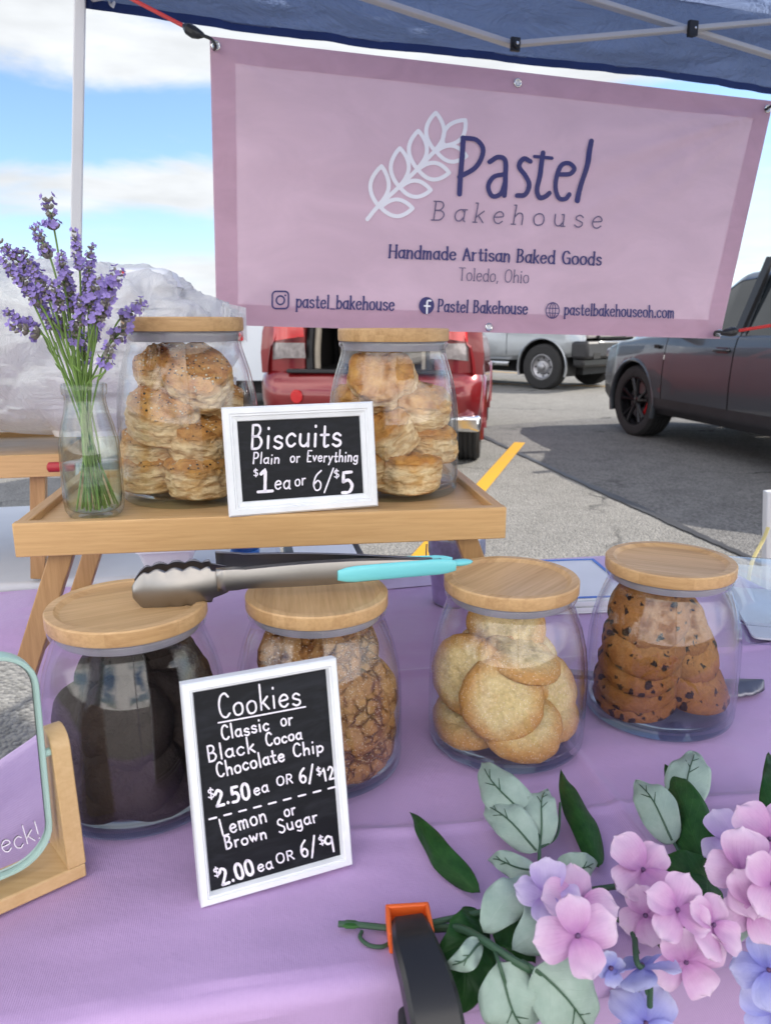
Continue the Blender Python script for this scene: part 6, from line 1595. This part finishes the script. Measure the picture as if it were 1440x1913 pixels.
mb = MB(); mb.tube([(-1.0, -.96, .44), (1.05, -.96, .44)], .045, 10); obj('side_step', mb, M['chrome'], trk)

# red hatchback with its tailgate open, seen from behind
rdx = PY(693, 620, 6.3).x-.02
red = thing('parked_car', 'dark red hatchback seen from behind with its tailgate raised', 'car', (rdx+.31, 8.40, 0), math.pi/2-R(9))
# car axes: +x forward (away from the camera), +y to the left of the picture
TR = [(-2.02, .36, 1.02, 1.56, .86, .60), (-1.9, .30, 1.06, 1.62, .91, .62), (-1.2, .26, 1.08, 1.70, .93, .63), (0, .26, 1.06, 1.72, .93, .63), (.5, .26, 1.05, 1.62, .93, .64), (1.1, .26, 1.02, 1.12, .92, .72), (1.7, .28, .98, 1.06, .90, .70), (2.05, .34, .86, .94, .80, .62), (2.15, .42, .74, .80, .7, .55)]
vehicle(red, TR, (1.30, -1.30), .335, M['paint_red'], ((-.05, .95), (-.95, -.07)), ((.0, .78), (-.9, -.1), (-1.75, -1.0)), (.95, -.06, -.96), .055, None, 100, .2)
# rear bumper: rounded wrap
mb = MB(); nb_ = 40; rows_ = [(.34, .80, -2.00), (.36, .86, -2.07), (.44, .905, -2.12), (.58, .925, -2.14), (.70, .93, -2.13), (.76, .925, -2.10), (.80, .915, -2.05)]
vs = []
for z, hw, xr in rows_:
    for k in range(nb_+1):
        f = k/nb_*2-1; a = abs(f); y = hw*math.copysign(min(1, a*1.12) if a < .8 else 1-(1-min(1, a*1.12))**2*0+0, f); 
        ex = max(0, a-.72)/.28; x = xr+.05*a*a+.42*ex**1.8; y = hw*math.copysign(min(1, a/.86), f) if a < .86 else hw*math.copysign(1, f); vs.append(Vector((x, y*(1+.0), z)))
m_ = nb_+1; mb.add(vs, [(i*m_+k, i*m_+k+1, (i+1)*m_+k+1, (i+1)*m_+k) for i in range(len(rows_)-1) for k in range(nb_)]); fixn(obj('rear_bumper', mb, M['paint_red'], red, smooth=60))
# silver lower valance, loading lip
for s in (1, -1):
    mb = MB(); mb.box((-2.06, s*.80, .40), (.16, .26, .13)); obj('bumper_corner', mb, M['chrome'], red, bevel=.03)
mb = MB(); mb.box((-2.10, 0, .40), (.10, 1.40, .12)); obj('lower_valance', mb, M['black_soft'], red, bevel=.02)
mb = MB(); mb.box((-2.0, 0, .805), (.20, 1.34, .03)); obj('load_lip', mb, M['black_plastic'], red, bevel=.006)
# rear quarter panels around the open hatch
for s in (1, -1):
    mb = MB(); out_ = [(.93, .78), (.935, .95), (.915, 1.12), (.84, 1.35), (.70, 1.62)]; inn_ = [(.52, .80), (.52, .95), (.51, 1.12), (.50, 1.35), (.48, 1.58)]
    vs = []
    for (yo, zo), (yi, zi) in zip(out_, inn_):
        vs += [Vector((-1.94, s*yo, zo)), Vector((-2.03, s*(yo*.55+yi*.45), (zo+zi)/2)), Vector((-2.00, s*(yi+.03), zi)), Vector((-1.93, s*yi, zi))]
    mb.add(vs, [(i*4+k, i*4+k+1, (i+1)*4+k+1, (i+1)*4+k) for i in range(4) for k in range(3)]); fixn(obj('quarter_panel', mb, M['paint_red'], red, smooth=60))
    # black weather seal, beige inner trim
    mb = MB(); mb.tube(cat_rom([(-1.965, s*.50, .80), (-1.965, s*.50, .96), (-1.96, s*.49, 1.12), (-1.945, s*.47, 1.35), (-1.94, s*.44, 1.58)], 5), .035, 8); obj('weather_seal', mb, M['black_plastic'], red)
    mb = MB(); mb.tube(cat_rom([(-1.91, s*.46, .82), (-1.91, s*.46, .96), (-1.90, s*.45, 1.12), (-1.9, s*.43, 1.35), (-1.9, s*.43, 1.55)], 5), .035, 8); obj('inner_trim', mb, M['beige_trim'], red)
    # tail light: red top, clear lower
    def lamp(z0, z1, m, nme):
        mb = MB(); vs = []
        for z in [z0+(z1-z0)*k/6 for k in range(7)]:
            f = (z-.90)/.40
            yo = .86-.05*max(0, f)**1.5-.10*max(0, -f*25)*0; yi = .51+.02*f-(.07 if z < .98 else .07*max(0, 1-(z-.98)/.2))*0+.10*max(0, (1.0-z)/.1)*0
            for k in range(7):
                t_ = k/6; y = yi+(yo-yi)*t_; x = -2.080-.012*math.sin(math.pi*t_)+.12*t_**2.4; vs.append(Vector((x, s*y, z-.05*(1-t_)*(-1 if z == z0 else 0))))
        mb.add(vs, [(i*7+k, i*7+k+1, (i+1)*7+k+1, (i+1)*7+k) for i in range(6) for k in range(6)]); return fixn(obj(nme, mb, m, red, smooth=60))
    lamp(1.035, 1.30, M['red_lens'], 'tail_light'); lamp(.885, 1.032, M['clear_lens'], 'reverse_light')
    mb = MB(); mb.lathe([(0, .010), (.047, .008), (.052, 0)], 24, fn=lambda p: Vector((-2.136-p.z, s*.58+p.x, .60+p.y*1.1))); fixn(obj('reflector', mb, M['red_lens'], red))
# hatch interior and raised tailgate
mb = MB(); mb.box((-1.35, 0, .79), (1.2, 1.12, .03)); mb.box((-.75, 0, 1.15), (.06, 1.15, .75)); mb.box((-1.35, .57, 1.15), (1.2, .03, .72)); mb.box((-1.35, -.57, 1.15), (1.2, .03, .72)); obj('cargo_bay', mb, M['dark_gap'], red)
mb = MB(); mb.box((-.82, .28, 1.10), (.12, .44, .62)); mb.box((-.82, -.28, 1.10), (.12, .44, .62)); obj('rear_seat', mb, M['beige_trim'], red, bevel=.04)
mb = MB(); mb.grid(lambda u, v: Vector((-2.0-.85*v, (u-.5)*(1.30-.1*v), 1.72+.42*v+.05*math.sin(math.pi*v))), 10, 10); tg_ = obj('tailgate', mb, M['paint_red'], red, solid=.03)
for s in (1, -1):
    mb = MB(); mb.tube([(-1.95, s*.50, 1.50), (-2.45, s*.55, 1.92)], .012, 8); obj('gas_strut', mb, M['black_plastic'], red)
    wheel(red, (1.30, s*.79, .335), .335, .22, s, 'spoke', .66); wheel(red, (-1.45, s*.79, .335), .335, .24, s, 'spoke', .66)
# pale blue-white van body glimpsed left of the red car, and a dark car far off at the left edge
van = thing('parked_van', 'white van glimpsed between the biscuit jar and the red car', 'van', (-1.30, 13.2, 0), R(90))
TV = [(-2.3, .40, 1.15, 1.85, .88, .78), (-2.2, .32, 1.18, 1.92, .94, .82), (0, .30, 1.18, 1.95, .96, .82), (1.2, .30, 1.15, 1.88, .96, .80), (1.8, .32, 1.08, 1.25, .94, .76), (2.3, .40, .92, 1.0, .84, .66), (2.4, .5, .8, .85, .75, .6)]
vehicle(van, TV, (1.5, -1.5), .34, M['paint_white'], ((.1, 1.1), (-1.1, .08)), ((.2, 1.0), (-1.0, .0)), (1.1, .09, -1.1), .06, None, 80, 1.0)
mb = MB(); mb.grid(lambda u, v: Vector((-2.31, (u-.5)*1.7, .4+1.4*v)), 4, 6); obj('rear_door', mb, M['paint_white'], van)
for s in (1, -1):
    wheel(van, (1.5, s*.80, .34), .34, .22, s, 'steel', .6); wheel(van, (-1.5, s*.80, .34), .34, .22, s, 'steel', .6)
    mb = MB(); mb.box((-2.33, s*.72, 1.15), (.04, .12, .42)); obj('tail_light', mb, M['red_lens'], van, bevel=.015)
blk = thing('parked_car', 'black car far off at the left edge behind the crumpled plastic bag', 'car', (-11.5, 22.5, 0), R(20))
vehicle(blk, TR, (1.30, -1.30), .335, M['paint_black'], ((-.05, .95), (-.95, -.07)), ((.0, .78), (-.9, -.1), (-1.75, -1.0)), (.95, -.06, -.96), .055, None, 70, .2)
for s in (1, -1):
    wheel(blk, (1.30, s*.79, .335), .335, .22, s, 'steel', .62); wheel(blk, (-1.30, s*.79, .335), .335, .22, s, 'steel', .62)
